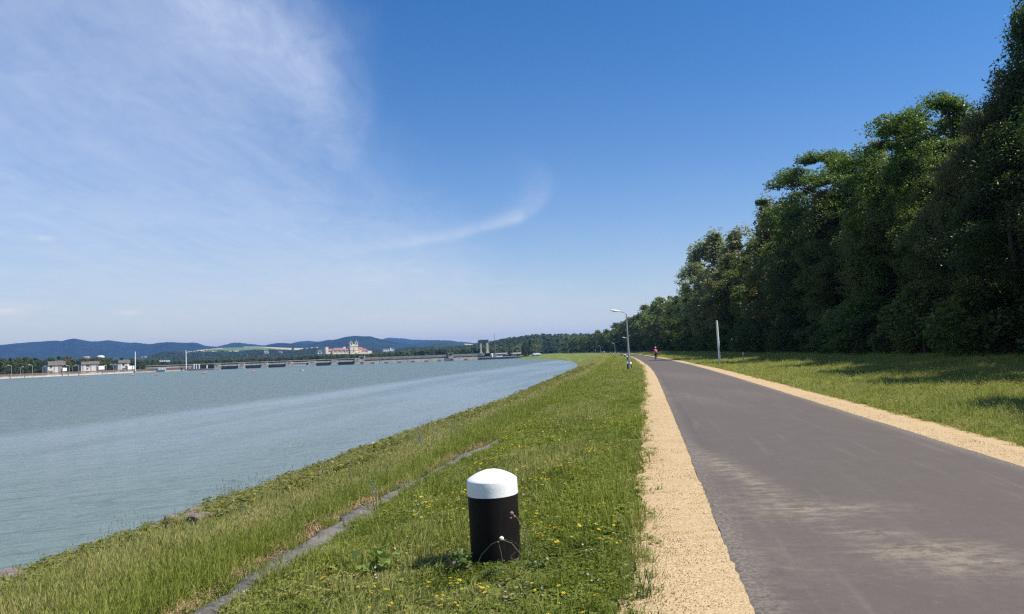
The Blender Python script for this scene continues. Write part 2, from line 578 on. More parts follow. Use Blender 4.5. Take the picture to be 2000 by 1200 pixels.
# ------------------------------------------------------------------ asphalt path and gravel shoulders
def asphalt_material():
    mt, t, b = new_mat('asphalt')
    g = t.nodes.new('ShaderNodeTexCoord').outputs['Object']
    s, z = attr(t, 'across'), attr(t, 'along')
    gx, gy, gz = xyz(t, g)
    fine = noise(t, g, 130, 3, 0.8)
    mid = noise(t, g, 2.0, 5, 0.6)
    mot = noise(t, g, 16, 4, 0.75)
    streak = noise(t, vec(t, s * 5.5, z * 0.28, 0), 1.0, 5, 0.65)
    cross = noise(t, vec(t, gx * 1.6, gy * 9.0, 3.0), 1.0, 8, 0.76)
    c = mixc(t, fine.step(0.25, 0.75), (0.066, 0.054, 0.047), (0.124, 0.101, 0.087))
    c = mixc(t, mid.step(0.3, 0.75) * 0.35, c, (0.118, 0.099, 0.086))
    c = mixc(t, streak.step(0.52, 0.74) * 0.30, c, (0.175, 0.148, 0.128))
    # dust of the gravel, driven across in thin swipes and lying in patches
    brk = noise(t, vec(t, gx * 2.4, gy * 9.0, 5.0), 1.0, 9, 0.78) * 0.4 + noise(t, vec(t, gx * 5.0, gy * 7.0, 15.0), 1.0, 9, 0.82) * 0.6
    spot = noise(t, vec(t, gx * 3.0, gy * 16.0, 9.0), 1.0, 5, 0.75)
    def patch(px, py, w, l, p):
        q = ground_at(px, py)
        return (gx - q[0]).gauss(w) * (gy - q[1]).gauss(l) * p
    pt = (patch(1398, 910, 0.22, 2.8, 1.6) + patch(1440, 985, 0.35, 0.7, 0.7) + patch(1500, 1100, 0.3, 0.8, 0.6) + patch(1590, 1010, 0.7, 0.5, 0.55)
          + patch(1705, 1052, 0.25, 0.13, 1.6) + patch(1815, 1085, 0.5, 0.26, 1.7) + patch(1890, 1118, 0.42, 0.3, 1.2)
          + patch(1640, 1000, 0.6, 0.25, 0.8) + patch(1960, 1110, 0.15, 0.08, 0.8) + patch(1360, 780, 0.5, 4.0, 0.5)
          + patch(1500, 1185, 0.12, 0.35, 1.0) + patch(1330, 735, 1.2, 9, 0.5) + patch(1450, 770, 0.8, 3.0, 0.35))
    base_d = (z.step(18, 5) * s.step(0.9, -1.4)) * 0.16
    dust = ((pt * brk.step(0.42, 0.62)) + base_d * cross.step(0.54, 0.70) + spot.step(0.68, 0.76) * z.step(16, 6) * 0.7).clamp()
    c = mixc(t, dust * (0.15 + fine * 0.35 + mot * 0.3), c, (0.34, 0.28, 0.20))
    c = mixc(t, mot.step(0.55, 0.72) * 0.28, c, (0.185, 0.158, 0.135))
    c = mixc(t, mot.step(0.42, 0.28) * 0.30, c, (0.058, 0.047, 0.042))
    # crumbling grit along the edges
    rim = s.abs().step(1.62, 1.9) * noise(t, g, 26, 3, 0.7).step(0.42, 0.62)
    c = mixc(t, rim * 0.65, c, (0.26, 0.22, 0.17))
    t.links.new(c, b.inputs['Base Color'])
    b.inputs['Roughness'].default_value = 0.82
    b.inputs['Specular IOR Level'].default_value = 0.35
    bn = t.nodes.new('ShaderNodeBump'); bn.inputs['Strength'].default_value = 0.55; bn.inputs['Distance'].default_value = 0.006
    t.links.new(fine.k, bn.inputs['Height']); t.links.new(bn.outputs[0], b.inputs['Normal'])
    return mt


def gravel_material():
    mt, t, b = new_mat('limestone_gravel')
    g = t.nodes.new('ShaderNodeTexCoord').outputs['Object']
    v = t.nodes.new('ShaderNodeTexVoronoi'); v.inputs['Scale'].default_value = 75
    t.links.new(g, v.inputs['Vector'])
    cell = xyz(t, v.outputs['Color'])[0]; d = X(t, v.outputs['Distance'])
    n1 = noise(t, g, 1.3, 5, 0.6); n2 = noise(t, g, 24, 4, 0.7)
    c = mixc(t, cell, (0.37, 0.262, 0.142), (0.57, 0.435, 0.262))
    c = mixc(t, n2.step(0.55, 0.75) * 0.5, c, (0.66, 0.53, 0.34))
    fl = noise(t, g, 38, 3, 0.8)
    c = mixc(t, fl.step(0.60, 0.72) * 0.55, c, (0.20, 0.125, 0.06))
    c = mixc(t, d.step(0.4, 0.8) * 0.35, c, (0.26, 0.17, 0.08))
    c = mixc(t, n1.step(0.48, 0.72) * 0.45, c, (0.37, 0.245, 0.115))
    s = attr(t, 'across')
    soil = s.abs().step(2.45, 2.85) * noise(t, g, 5, 5, 0.7).step(0.4, 0.62)
    c = mixc(t, soil * 0.45, c, (0.30, 0.18, 0.085))
    t.links.new(c, b.inputs['Base Color'])
    b.inputs['Roughness'].default_value = 0.95
    b.inputs['Specular IOR Level'].default_value = 0.15
    bn = t.nodes.new('ShaderNodeBump'); bn.inputs['Strength'].default_value = 0.7; bn.inputs['Distance'].default_value = 0.007
    t.links.new((n2 - d * 0.8).k, bn.inputs['Height']); t.links.new(bn.outputs[0], b.inputs['Normal'])
    return mt


Zp = np.unique(np.round(np.concatenate([np.arange(-40, 2, 2.0), np.arange(2, 40, 0.12), np.arange(40, 120, 0.6), np.arange(120, 600, 4.0), np.arange(600, 985, 10)]), 2))
r2 = np.random.default_rng(11)
_edge_l = np.convolve(r2.normal(0, 0.13, len(Zp) + 8), np.ones(9) / 9, 'valid')
_edge_s = r2.normal(0, 0.025, len(Zp))
M_ASPH, M_GRAV = asphalt_material(), gravel_material()


def strip_mesh(name, mat, cols, zf):
    """cols: list of arrays (len(Zp)) of offsets across the path"""
    SS = np.stack(cols, 1); ZZ = np.repeat(Zp[:, None], len(cols), 1)
    x, y = path_pt(ZZ, SS)
    V = np.stack([x, y, zf(ZZ, SS)], -1).reshape(-1, 3); k = len(cols)
    i = np.arange(len(Zp) - 1)[:, None] * k + np.arange(k - 1)[None, :]
    F = np.stack([i, i + 1, i + k + 1, i + k], -1).reshape(-1, 4)
    me = np_mesh(name, V, F, True)
    for nm, A in (('across', SS), ('along', ZZ)):
        a = me.attributes.new(nm, 'FLOAT', 'POINT'); a.data.foreach_set('value', A.ravel().astype(np.float32))
    return tag(link_mesh(name, me, mat), kind='structure')


one = np.ones(len(Zp))
_e1 = np.convolve(np.pad(_edge_s, 6, 'edge'), np.ones(13) / 13, 'valid') * 1.2
strip_mesh('asphalt_path', M_ASPH, [-1.9 * one + _e1 - 0.03, -1.88 * one + _e1] + [c * one for c in (-1.4, -0.7, 0, 0.7, 1.4)] + [1.88 * one - _e1, 1.91 * one - _e1],
           lambda Z, s: 0.035 * np.clip((1.94 - np.abs(s)) / 0.03, 0, 1) + 0.004)
lift = lambda Z, s: 0.026 - 0.05 * np.clip((np.abs(s) - 2.45) / 0.5, 0, 1.4) + 0.006 * vnoise(s, Z, 9, 5)
strip_mesh('gravel_shoulder', M_GRAV, [-2.66 * one + 1.3 * _edge_l + _edge_s * 0.8, -2.5 * one + 0.5 * _edge_l, -2.2 * one, -1.80 * one], lift)
_er = np.roll(_edge_l, 77)
lift2 = lambda Z, s: 0.026 - 0.05 * np.clip((np.abs(s) - 2.6) / 0.5, 0, 1.6) + 0.006 * vnoise(s, Z, 9, 6)
strip_mesh('gravel_shoulder', M_GRAV, [1.80 * one, 2.3 * one, 2.65 * one + 0.5 * _er, 2.92 * one + 1.3 * _er + _edge_s * 0.8], lift2)


# ------------------------------------------------------------------ river
def water_material():
    mt, t, b = new_mat('river_water')
    g = t.nodes.new('ShaderNodeTexCoord').outputs['Object']
    gx, gy, gz = xyz(t, g)
    # calm lane near the right bank: the far side of a line along the river
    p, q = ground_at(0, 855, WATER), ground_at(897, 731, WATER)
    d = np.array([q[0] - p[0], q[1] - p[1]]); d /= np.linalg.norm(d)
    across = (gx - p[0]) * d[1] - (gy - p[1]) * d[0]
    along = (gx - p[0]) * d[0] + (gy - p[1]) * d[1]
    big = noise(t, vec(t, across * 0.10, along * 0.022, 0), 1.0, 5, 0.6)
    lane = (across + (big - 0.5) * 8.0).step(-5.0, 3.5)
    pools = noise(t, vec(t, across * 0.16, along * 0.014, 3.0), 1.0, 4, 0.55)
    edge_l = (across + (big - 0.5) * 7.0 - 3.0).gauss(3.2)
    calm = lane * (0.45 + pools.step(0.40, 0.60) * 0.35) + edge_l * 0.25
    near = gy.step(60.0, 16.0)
    c = mixc(t, calm, (0.112, 0.158, 0.152), (0.185, 0.234, 0.255))  # the calm lane's paler sky reflection is painted into the base colour
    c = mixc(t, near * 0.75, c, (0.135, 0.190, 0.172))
    t.links.new(c, b.inputs['Base Color'])
    b.inputs['IOR'].default_value = 1.333
    t.links.new((0.30 - calm * 0.12 - gy.step(130.0, 30.0) * 0.06).max(0.1).k, b.inputs['Roughness'])
    # wind ripples run obliquely across the view, small on large
    w1 = noise(t, vec(t, gx * 0.33 + gy * 0.08, gy * 0.95 - gx * 0.22, 0), 1.0, 3, 0.5, 0.5)
    w2 = noise(t, vec(t, gx * 1.2 + gy * 0.3, gy * 3.4 - gx * 0.8, 5), 1.0, 4, 0.6, 0.3)
    w3 = noise(t, vec(t, gx * 0.06, gy * 0.16, 9), 1.0, 3, 0.5)
    b1 = t.nodes.new('ShaderNodeBump'); b1.inputs['Distance'].default_value = 1.35
    t.links.new((1.0 - calm * 0.55 + (w3 - 0.5) * 0.4).max(0.15).k, b1.inputs['Strength'])
    t.links.new((w1 * 1.0 + w2 * 0.32).k, b1.inputs['Height'])
    t.links.new(b1.outputs[0], b.inputs['Normal'])
    return mt


A_ = ground_at(390, 723.5, WATER); B_ = ground_at(985, 701.3, WATER)      # upstream face of the dam at the water line
L_ = ground_at(0, 740.5, WATER); L2_ = ground_at(262, 728.5, WATER)       # quay of the lock, left
# straighten the quay so that it runs on from the dam
A2 = A_[:2]; B2 = B_[:2]
wl = [(-1100, -280), (150, -280), (150, 940), (B2[0] + 60, B2[1] + 40), (B2[0], B2[1] + 12), (A2[0] - 6, A2[1] + 12), (L2_[0] - 14, L2_[1] + 6), (L_[0] - 14, L_[1]), (-1100, 480)]
me = bpy.data.meshes.new('river_water'); me.from_pydata([(x, y, WATER) for x, y in wl], [], [tuple(range(len(wl)))]); me.update()
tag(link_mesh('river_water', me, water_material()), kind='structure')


# ------------------------------------------------------------------ land beyond and the hills
def forest_material(name, a, b_, sc, field=False):
    mt, t, b = new_mat(name)
    g = t.nodes.new('ShaderNodeTexCoord').outputs['Object']
    n1 = noise(t, g, sc, 6, 0.7); n2 = noise(t, g, sc * 0.12, 4, 0.6)
    c = mixc(t, n1.step(0.3, 0.7), a, b_)
    c = mixc(t, n2.step(0.45, 0.65) * 0.4, c, tuple(v * 1.35 for v in b_))
    if field:
        n = t.nodes.new('ShaderNodeAttribute'); n.attribute_name = 'land'
        f = t.nodes.new('ShaderNodeSeparateColor'); t.links.new(n.outputs['Color'], f.inputs[0])
        c = mixc(t, X(t, f.outputs[0]), c, (0.47, 0.40, 0.24))
        c = mixc(t, X(t, f.outputs[1]), c, (0.13, 0.20, 0.07))
    t.links.new(c, b.inputs['Base Color'])
    b.inputs['Roughness'].default_value = 1.0
    b.inputs['Specular IOR Level'].default_value = 0.05
    bn = t.nodes.new('ShaderNodeBump'); bn.inputs['Strength'].default_value = 0.9; bn.inputs['Distance'].default_value = 0.25 / sc
    t.links.new(n1.k, bn.inputs['Height']); t.links.new(bn.outputs[0], b.inputs['Normal'])
    return mt


def pip(x, y, poly):
    c = np.zeros(np.shape(x), bool); n = len(poly)
    for i in range(n):
        (x1, y1), (x2, y2) = poly[i], poly[(i + 1) % n]
        if y1 == y2: continue
        c ^= ((y1 > y) != (y2 > y)) & (x < (x2 - x1) * (y - y1) / (y2 - y1) + x1)
    return c


HILL = {}
def hill(sky_pts, dist, depth, mat, base=-8.0, rough=0.25, step=1.2, rows=26, fields=None, seed=0, flat=1.0):
    """a wooded ridge: its crest passes through the given sky line, its slope runs down towards the river"""
    P = np.array(sky_pts, float)
    px = np.arange(P[0, 0], P[-1, 0] + 0.1, step)
    py = np.interp(px, P[:, 0], P[:, 1])
    k = np.ones(5) / 5; py = np.convolve(np.pad(py, 2, 'edge'), k, 'valid')
    r = np.random.default_rng(seed)
    py = py + np.convolve(r.normal(0, rough, len(px) + 2), np.ones(3) / 3, 'valid')
    V = []; uv = []
    crest = np.array([point_at(a, b, dist) for a, b in zip(px, py)])
    D = crest[:, :2] / np.linalg.norm(crest[:, :2], axis=1)[:, None]
    ts = np.concatenate([np.linspace(0, 1, rows), [1.25, 1.7]])
    for t in ts:
        q = crest.copy()
        off = (t - 1) * depth
        q[:, 0] += D[:, 0] * off; q[:, 1] += D[:, 1] * off
        h = (0.5 - 0.5 * math.cos(math.pi * min(t, 1))) ** flat if t <= 1 else max(0, 1 - (t - 1) * 1.2)
        lump = vnoise(px * dist / 1500, np.full_like(px, t * depth), 0.010, seed) * 0.10 * math.sin(math.pi * min(t, 1)) if t < 1 else 0
        q[:, 2] = base + (crest[:, 2] - base) * np.clip(h + lump * (crest[:, 2] > base + 5), 0, 1.0 if t < 1 else 1)
        V.append(q)
    V = np.array(V); n = len(px)
    F = []
    i = np.arange(len(ts) - 1)[:, None] * n + np.arange(n - 1)[None, :]
    F = np.stack([i, i + 1, i + n + 1, i + n], -1).reshape(-1, 4)
    me = np_mesh('hills', V.reshape(-1, 3), F, True)
    if fields:
        C = np.zeros((len(V.reshape(-1, 3)), 4), np.float32); C[:, 3] = 1
        W3 = V.reshape(-1, 3)
        # plan position on this slope -> the parcel it belongs to (azimuth in degrees, height above the river)
        azd = np.degrees(np.arctan2(W3[:, 0], W3[:, 1])); hh = W3[:, 2]
        for ch, poly in fields:
            pl = []
            for a, b in poly:
                rr = ray(a, b); rr = rr / np.linalg.norm(rr[:2])
                # find the slope point on this line of sight
                j = int(np.clip(np.searchsorted(px, a), 0, n - 1)); prof = V[:, j]
                rad = np.hypot(prof[:, 0], prof[:, 1]); sl = (prof[:, 2] - EYE) / rad
                k_ = int(np.argmin(np.abs(sl[:rows] - rr[2])))
                pl.append((math.degrees(math.atan2(rr[0], rr[1])), prof[k_, 2]))
            C[pip(azd, hh, pl), ch] = 1
        a = me.color_attributes.new('land', 'FLOAT_COLOR', 'POINT'); a.data.foreach_set('color', C.ravel())
    o = link_mesh('hills', me, mat)
    return tag(o, kind='structure'), V


M_HFAR = forest_material('far_forest', (0.012, 0.022, 0.016), (0.026, 0.042, 0.022), 0.012)
M_HFLD = forest_material('far_forest_and_fields', (0.014, 0.026, 0.016), (0.034, 0.056, 0.022), 0.014, True)
M_HNEAR = forest_material('wooded_slope', (0.020, 0.036, 0.012), (0.050, 0.078, 0.022), 0.05)

hill([(-260, 684), (-120, 680), (0, 675), (30, 671.5), (70, 668.5), (110, 666), (119, 667.5), (145, 663), (165, 666.5), (180, 668), (213, 665), (240, 669), (275, 672), (300, 673), (320, 669.5), (350, 669.5), (385, 670.5), (400, 676), (430, 679), (470, 683), (540, 688)], 7600, 2600, M_HFAR, seed=1)
hill([(380, 686), (410, 681), (440, 674), (450, 671), (465, 669.5), (490, 673), (520, 676), (540, 677), (600, 679), (660, 682)], 8300, 2200, M_HFAR, seed=2)
hill([(540, 680), (566, 672), (585, 667.5), (600, 666), (618, 668), (625, 667.5), (640, 664.5), (658, 664.5), (700, 668), (760, 676)], 10500, 2400, M_HFAR, seed=3)
hill([(480, 685), (510, 678), (530, 672.5), (540, 671), (552, 670.5), (566, 671.5), (600, 672), (615, 670.5), (640, 667), (662, 663), (675, 659.5), (690, 656.8), (705, 658), (722, 657.5), (735, 661), (745, 663), (765, 667.5), (790, 671.5), (815, 674), (850, 680)], 6400, 2000, M_HFAR, seed=4)
hill([(720, 672), (742, 664), (758, 660.5), (775, 661.5), (790, 661.5), (805, 664), (830, 664.5), (860, 665), (890, 667.5), (912, 668.5), (930, 671), (980, 676)], 11000, 2400, M_HFAR, seed=5)
hill([(780, 680), (805, 674), (825, 670), (842, 666.5), (852, 664.8), (862, 665.5), (880, 666), (895, 668.5), (907, 671), (925, 671.5), (945, 667), (965, 665.8), (985, 666), (1010, 668), (1040, 672), (1100, 680)], 6000, 1700, M_HFLD, seed=6,
     fields=[(0, [(905, 672), (924, 672), (921, 676), (911, 676)]), (1, [(909, 676), (923, 676), (920, 678.5), (913, 678.5)]), (0, [(888, 678), (897, 677.6), (896, 680), (889, 680)])])
hill([(330, 694), (352, 690.5), (365, 687), (380, 684), (400, 682), (425, 680), (452, 679.4), (480, 678), (512, 678), (545, 679.3), (570, 680), (590, 680.5), (620, 678.5), (650, 681), (700, 688)], 4900, 1300, M_HFLD, seed=7, rough=0.15, rows=46, flat=0.8,
     fields=[(0, [(350, 692.5), (372, 687.2), (398, 682.8), (450, 679.2), (450, 681), (400, 685), (372, 689.5), (358, 693)]), (0, [(366, 687), (410, 686), (466, 685.8), (468, 688), (440, 690), (395, 690), (368, 689)]),
             (1, [(425, 681.5), (450, 679.4), (505, 678.3), (545, 682), (500, 685), (430, 684.5)]), (0, [(474, 677), (512, 677.5), (570, 679.5), (570, 683.5), (520, 682.5), (482, 680)]), (0, [(575, 680), (592, 680), (592, 684), (574, 684)]), (0, [(596, 680.5), (622, 678.3), (618, 681), (598, 683)]),
             (1, [(515, 686), (540, 685), (535, 690), (518, 690)]), (1, [(400, 683), (424, 681.5), (424, 684.5), (404, 685.5)])])
hill([(790, 684), (808, 680), (815, 678.3), (833, 678), (835, 679.5), (842, 678.2), (863, 677.6), (870, 679), (900, 682), (940, 684)], 3900, 900, M_HFLD, seed=8, rough=0.1, rows=40, flat=0.8,
     fields=[(0, [(813, 677), (834, 677), (834, 680.6), (817, 680.6)]), (0, [(841, 677), (864, 676.6), (864, 682), (850, 682), (842, 680)])])
_, V8 = hill([(255, 712), (280, 704), (300, 695), (318, 692), (340, 690.5), (360, 693), (385, 690.5), (410, 691.5), (440, 690), (470, 691.5), (490, 687), (520, 687), (545, 688), (575, 689.5), (600, 685), (640, 682), (650, 680), (690, 681), (720, 683.5), (740, 687), (780, 684), (810, 682), (870, 681), (930, 678), (965, 675), (990, 671)],
     3700, 1500, M_HNEAR, seed=9, rough=0.3, rows=22)
_, V9 = hill([(880, 690), (930, 681), (960, 676), (985, 670), (997, 668.5), (1010, 667.5), (1030, 664), (1060, 661.5), (1090, 660.5), (1130, 660), (1200, 659), (1300, 660), (1500, 662)], 1750, 520, M_HNEAR, seed=10, rough=0.3, rows=18)

# the flat valley floor: one sheet under everything as far as the eye reaches, and the far bank behind dam and quay
M_PLAIN = forest_material('valley_floor', (0.030, 0.048, 0.016), (0.070, 0.095, 0.030), 0.03)
me = bpy.data.meshes.new('ground'); me.from_pydata([(-13500, -380, -7), (13500, -380, -7), (13500, 13400, -7), (-13500, 13400, -7)], [], [(0, 1, 2, 3)]); me.update()
tag(link_mesh('ground', me, M_PLAIN), kind='structure')
fl = [(-1100, 500), (L_[0] - 12, L_[1] + 2), (L2_[0] - 12, L2_[1] + 8), (A2[0] - 4, A2[1] + 14), (B2[0], B2[1] + 14), (B2[0] + 70, B2[1] + 44), (260, 1010), (900, 1100), (4000, 2500), (4000, 4200), (-4500, 4200), (-4500, 1500)]
MBf = MB(); n = len(fl)
MBf.add([(x, y, -1.2) for x, y in fl] + [(x, y, -6.5) for x, y in fl], [tuple(range(n))] + [(i, i + n, (i + 1) % n + n, (i + 1) % n) for i in range(n)])
tag(MBf.build('far_bank_ground', M_PLAIN), kind='structure')

# ------------------------------------------------------------------ air
mt = bpy.data.materials.new('valley_air'); mt.use_nodes = True
mt.node_tree.nodes.clear()
pvn = mt.node_tree.nodes.new('ShaderNodeVolumePrincipled')
pvn.inputs['Color'].default_value = (0.19, 0.43, 1.0, 1)
pvn.inputs['Density'].default_value = 7.0e-5
pvn.inputs['Anisotropy'].default_value = 0.25
om = mt.node_tree.nodes.new('ShaderNodeOutputMaterial')
mt.node_tree.links.new(pvn.outputs[0], om.inputs['Volume'])
hz = MB().box(-13800, 13800, -450, 13700, -8.2, 325).build('haze', mt)
tag(hz, 'thin blue summer haze over the valley', kind='stuff')

# ================================================================== OBJECTS
M_CONC = plain('weathered_concrete', (0.40, 0.37, 0.33), 0.85, 0.22, 0.25, streak=(0.22, 0.20, 0.18))
M_CONC_L = plain('pale_concrete', (0.52, 0.47, 0.40), 0.85, 0.18, 0.25, streak=(0.36, 0.31, 0.26))
M_CONC_D = plain('dark_concrete', (0.20, 0.185, 0.17), 0.85, 0.25, 0.25)
M_STEEL_D = plain('dark_painted_steel', (0.035, 0.045, 0.055), 0.6, 0.3, 0.3)
M_GATE = plain('grey_green_gate_steel', (0.17, 0.205, 0.20), 0.7, 0.3, 0.15, streak=(0.09, 0.08, 0.065))
M_STAIN = plain('red_brown_render', (0.24, 0.15, 0.12), 0.9, 0.25, 0.4)
M_GREENP = plain('green_painted_steel', (0.16, 0.22, 0.12), 0.7, 0.2, 0.4)
M_WHITE = plain('white_painted_metal', (0.78, 0.78, 0.76), 0.5, 0.06, 1.0)
M_OFFW = plain('off_white_plaster', (0.47, 0.45, 0.41), 0.85, 0.12, 0.3, streak=(0.42, 0.39, 0.35))
M_GLASS = plain('dark_window_glass', (0.025, 0.03, 0.04), 0.15, 0.3, 1.0, spec=0.6)
M_ROOFG = plain('grey_brown_roof', (0.19, 0.155, 0.135), 0.9, 0.25, 0.8)
M_RAIL = plain('rusty_brown_steel', (0.20, 0.115, 0.075), 0.8, 0.3, 1.5)
M_RED = plain('orange_red_buoy_paint', (0.30, 0.075, 0.05), 0.7, 0.2, 1.0)
M_GALV = plain('galvanised_steel', (0.36, 0.38, 0.41), 0.45, 0.14, 2.5, metal=0.35, streak=(0.25, 0.26, 0.28))
M_LAMPW = plain('white_lamp_enamel', (0.74, 0.74, 0.72), 0.4, 0.06, 3.0)
M_YEL = plain('ochre_painted_metal', (0.42, 0.30, 0.09), 0.7, 0.2, 1.0)


def plane_pt(a, b, px, py):
    """(distance along a->b, height) where a line of sight meets the upright plane through a and b"""
    e = (b[:2] - a[:2]); L = np.linalg.norm(e); e = e / L
    nrm = np.array([-e[1], e[0]])
    d = ray(px, py)
    t = float(np.dot(a[:2], nrm) / np.dot(d[:2], nrm))
    p = np.array([0, 0, EYE]) + d * t
    return float(np.dot(p[:2] - a[:2], e)), float(p[2]), p


def slope_depth(V, px, py, rows):
    """depth (metres along +Y) at which a hillside is seen at a pixel"""
    r_ = ray(px, py); a = r_[0] / r_[1]
    j = int(np.argmin(np.abs(V[rows // 2, :, 0] / V[rows // 2, :, 1] - a))); p = V[:rows, j]
    sl = (p[:, 2] - EYE) / p[:, 1]
    for k in range(1, rows):
        if sl[k] >= r_[2] / r_[1]:
            f = (r_[2] / r_[1] - sl[k - 1]) / max(1e-9, sl[k] - sl[k - 1]); return float(p[k - 1, 1] + (p[k, 1] - p[k - 1, 1]) * np.clip(f, 0, 1))
    return float(p[-1, 1])


class Site:
    """local frame at a far spot, its front turned a little from the viewer: px -> metres there"""
    def __init__(s, px, py, D, turn=0.0):
        s.px, s.py, s.D = px, py, D
        p = point_at(px, py, D); s.loc = p
        s.k = math.hypot(p[0], p[1]) / FPX / math.hypot((px - 1000) / FPX, 1.0)
        s.rz = -math.atan2(p[0], p[1]) + turn; s.cx = 1 / math.cos(turn)
    def q(s, px, py):
        dx, dy = px - s.px, s.py - py
        return (cr * dx + sr * dy) * s.k * s.cx, (-sr * dx + cr * dy) * s.k
    def box(s, mb, p0, p1, top, bot, y0, y1, inset=None):
        xm, z0 = s.q((p0 + p1) / 2, bot); _, z1 = s.q((p0 + p1) / 2, top)
        w = (p1 - p0) * s.k / 2 * s.cx
        mb.box(xm - w, xm + w, y0, y1, z0, z1, inset); return mb
    def gable(s, mb, p0, p1, top, bot, y0, y1, along='x', hip=0.0):
        xm, z0 = s.q((p0 + p1) / 2, bot); _, z1 = s.q((p0 + p1) / 2, top)
        w = (p1 - p0) * s.k / 2 * s.cx
        mb.gable(xm - w, xm + w, y0, y1, z0, z1, along, hip); return mb
    def root(s, name, label, cat, group=None):
        return empty(name, tuple(s.loc), s.rz, label, cat, group)


# ------------------------------------------------------------------ the river dam
e_d = (B_ - A_)[:2]; LD = float(np.linalg.norm(e_d)); rz_d = math.atan2(e_d[1], e_d[0])
dam = empty('river_dam', (A_[0], A_[1], WATER), rz_d, 'long grey concrete river dam with road deck, piers and powerhouse across the water', 'dam')
def dp(px, py):
    u, z, _ = plane_pt(A_, B_, px, py); return u, z - WATER
def du(px, pyb): return dp(px, pyb)[0]
# upper gallery and deck over the weir and the lock: from px 268 to px 704
u0, _ = dp(285, 720); u1, _ = dp(700, 704)
zt = np.mean([dp(320, 713)[1], dp(450, 709.2)[1], dp(550, 705)[1], dp(650, 701.3)[1]])
unit = dp(550, 705)[1] - dp(550, 706)[1]                 # metres per photo pixel at the weir
MB().box(u0, u1, -0.6, 9.0, zt - 1.3 * unit, zt).build('road_deck', M_CONC, dam)
MB().box(u0, u1, 1.2, 8.6, zt - 3.6 * unit, zt - 1.3 * unit - 0.02).build('deck_shadow_band', M_CONC_D, dam)  # dark concrete strip stands in for the shade under the deck
ub, _ = dp(424, 714)
MB().box(ub, u1, -0.9, 1.0, zt - 6.4 * unit, zt - 3.7 * unit).build('gate_beam', M_CONC_L, dam)
MB().box(u0, dp(372, 716)[0], -0.9, 1.0, zt - 5.8 * unit, zt - 3.4 * unit).build('gate_beam', M_CONC_L, dam)
pier_px = [(420, 431), (466.5, 478.5), (512, 523), (559.5, 571), (603.5, 616.5), (648, 659.5), (693.5, 704)]
pier_u = []
for a, b in pier_px:
    ua, ub_ = dp(a, 715)[0], dp(b, 715)[0]; pier_u.append((ua, ub_))
    ht = zt - 2.4 * unit if b < 690 else zt + 0.2 * unit
    p = MB().box(ua, ub_, -3.2, 7, -2.5, ht).box(ua - 1, ub_ + 1.2 * unit, -4.0, 2, -2.5, 2.2 * unit * 0.8).build('pier', M_CONC, dam)
    um = (ua + ub_) / 2
    MB().box(um - 0.5 * unit, um + 0.5 * unit, -3.28, -3.1, ht - 4.2 * unit, ht - 1.4 * unit).build('doorway', M_GLASS, p)
    MB().box(ub_ + 0.1, ub_ + 2.2 * unit, -2.0, 2, ht - 6.2 * unit, ht - 3.2 * unit, (0.9, 0)).build('bracket', M_CONC_L, p)
for (a, b), (c, d) in zip(pier_u[:-1], pier_u[1:]):
    MB().box(b + 0.2, c - 0.2, 1.6, 2.6, -2.5, zt - 3.7 * unit).build('weir_gate', M_GATE, dam)
MB().box(u0, pier_u[0][0] - 0.2, 4.2, 5.2, -2.5, zt - 3.5 * unit).build('lock_wall', M_CONC_D, dam)
# small frames and columns by the lock
for px in (303, 321, 341, 358):
    MB().box(dp(px, 718)[0] - 0.5, dp(px, 718)[0] + 0.5, -0.8, 0.4, 0, zt - 3.4 * unit).build('column', M_CONC_D, dam)
for px, pt in ((381.5, 711), (386, 712), (391.5, 712.3), (406.5, 713)):
    c0 = dp(px, 719)[0]; ztop = dp(px, pt)[1]
    MB().box(c0 - 0.45, c0 + 0.45, -4.2, -3.3, 0.6, ztop).build('column', M_WHITE, dam)
MB().box(dp(381, 713)[0], dp(393, 713)[0], -4.0, -3.5, dp(386, 712.6)[1], dp(386, 711.8)[1]).build('crossbar', M_WHITE, dam)
MB().box(dp(366, 720)[0], dp(422, 718)[0], -6.5, -0.2, -2, dp(390, 720.4)[1]).build('pier_head_wall', M_CONC_D, dam)
MB().box(dp(370, 715)[0], dp(380, 715)[0], -3, -0.5, 0, dp(375, 714.5)[1]).build('machine_house', M_CONC, dam)
# powerhouse: long low hall over a pale river wall
w0, w1 = dp(711, 700)[0], dp(946, 694)[0]
zr = np.mean([dp(720, 698.6)[1], dp(800, 695.6)[1], dp(900, 692.3)[1]])
zl = np.mean([dp(720, 703.8)[1], dp(800, 700.5)[1], dp(900, 696.3)[1]])
zk = np.mean([dp(720, 705.6)[1], dp(800, 702.4)[1], dp(900, 698.2)[1]])
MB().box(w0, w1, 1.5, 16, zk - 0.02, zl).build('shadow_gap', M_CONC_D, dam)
MB().box(w0, w1, 0.0, 17, zl, zr).build('powerhouse_hall', M_CONC, dam)
for k in range(4):
    z_ = zl + (zr - zl) * (0.2 + 0.22 * k)
    MB().box(w0, w1, -0.12, 0.02, z_, z_ + 0.13).build('facade_ledge', M_CONC_L, dam)
wall = MB().box(w0 - 3, dp(934, 700)[0], -1.0, 18, -2.5, zk).build('river_wall', M_CONC_L, dam)
for px in (728, 755, 781, 807, 833, 858.5, 884, 910):
    c0 = dp(px, 705)[0]; hw = 3.2 * unit
    MB().box(c0 - hw, c0 + hw, -1.4, -0.98, -0.5, zk - 3.1 * unit).build('inlet_recess', M_STAIN, wall)
for px in (767, 850, 897, 926):
    c0 = dp(px, 703)[0]; hw = 5.0 * unit
    MB().box(c0 - hw, c0 + hw, -0.6, 1.2, zk, zk + 0.9 * unit).build('hatch_cover', M_GREENP, dam)
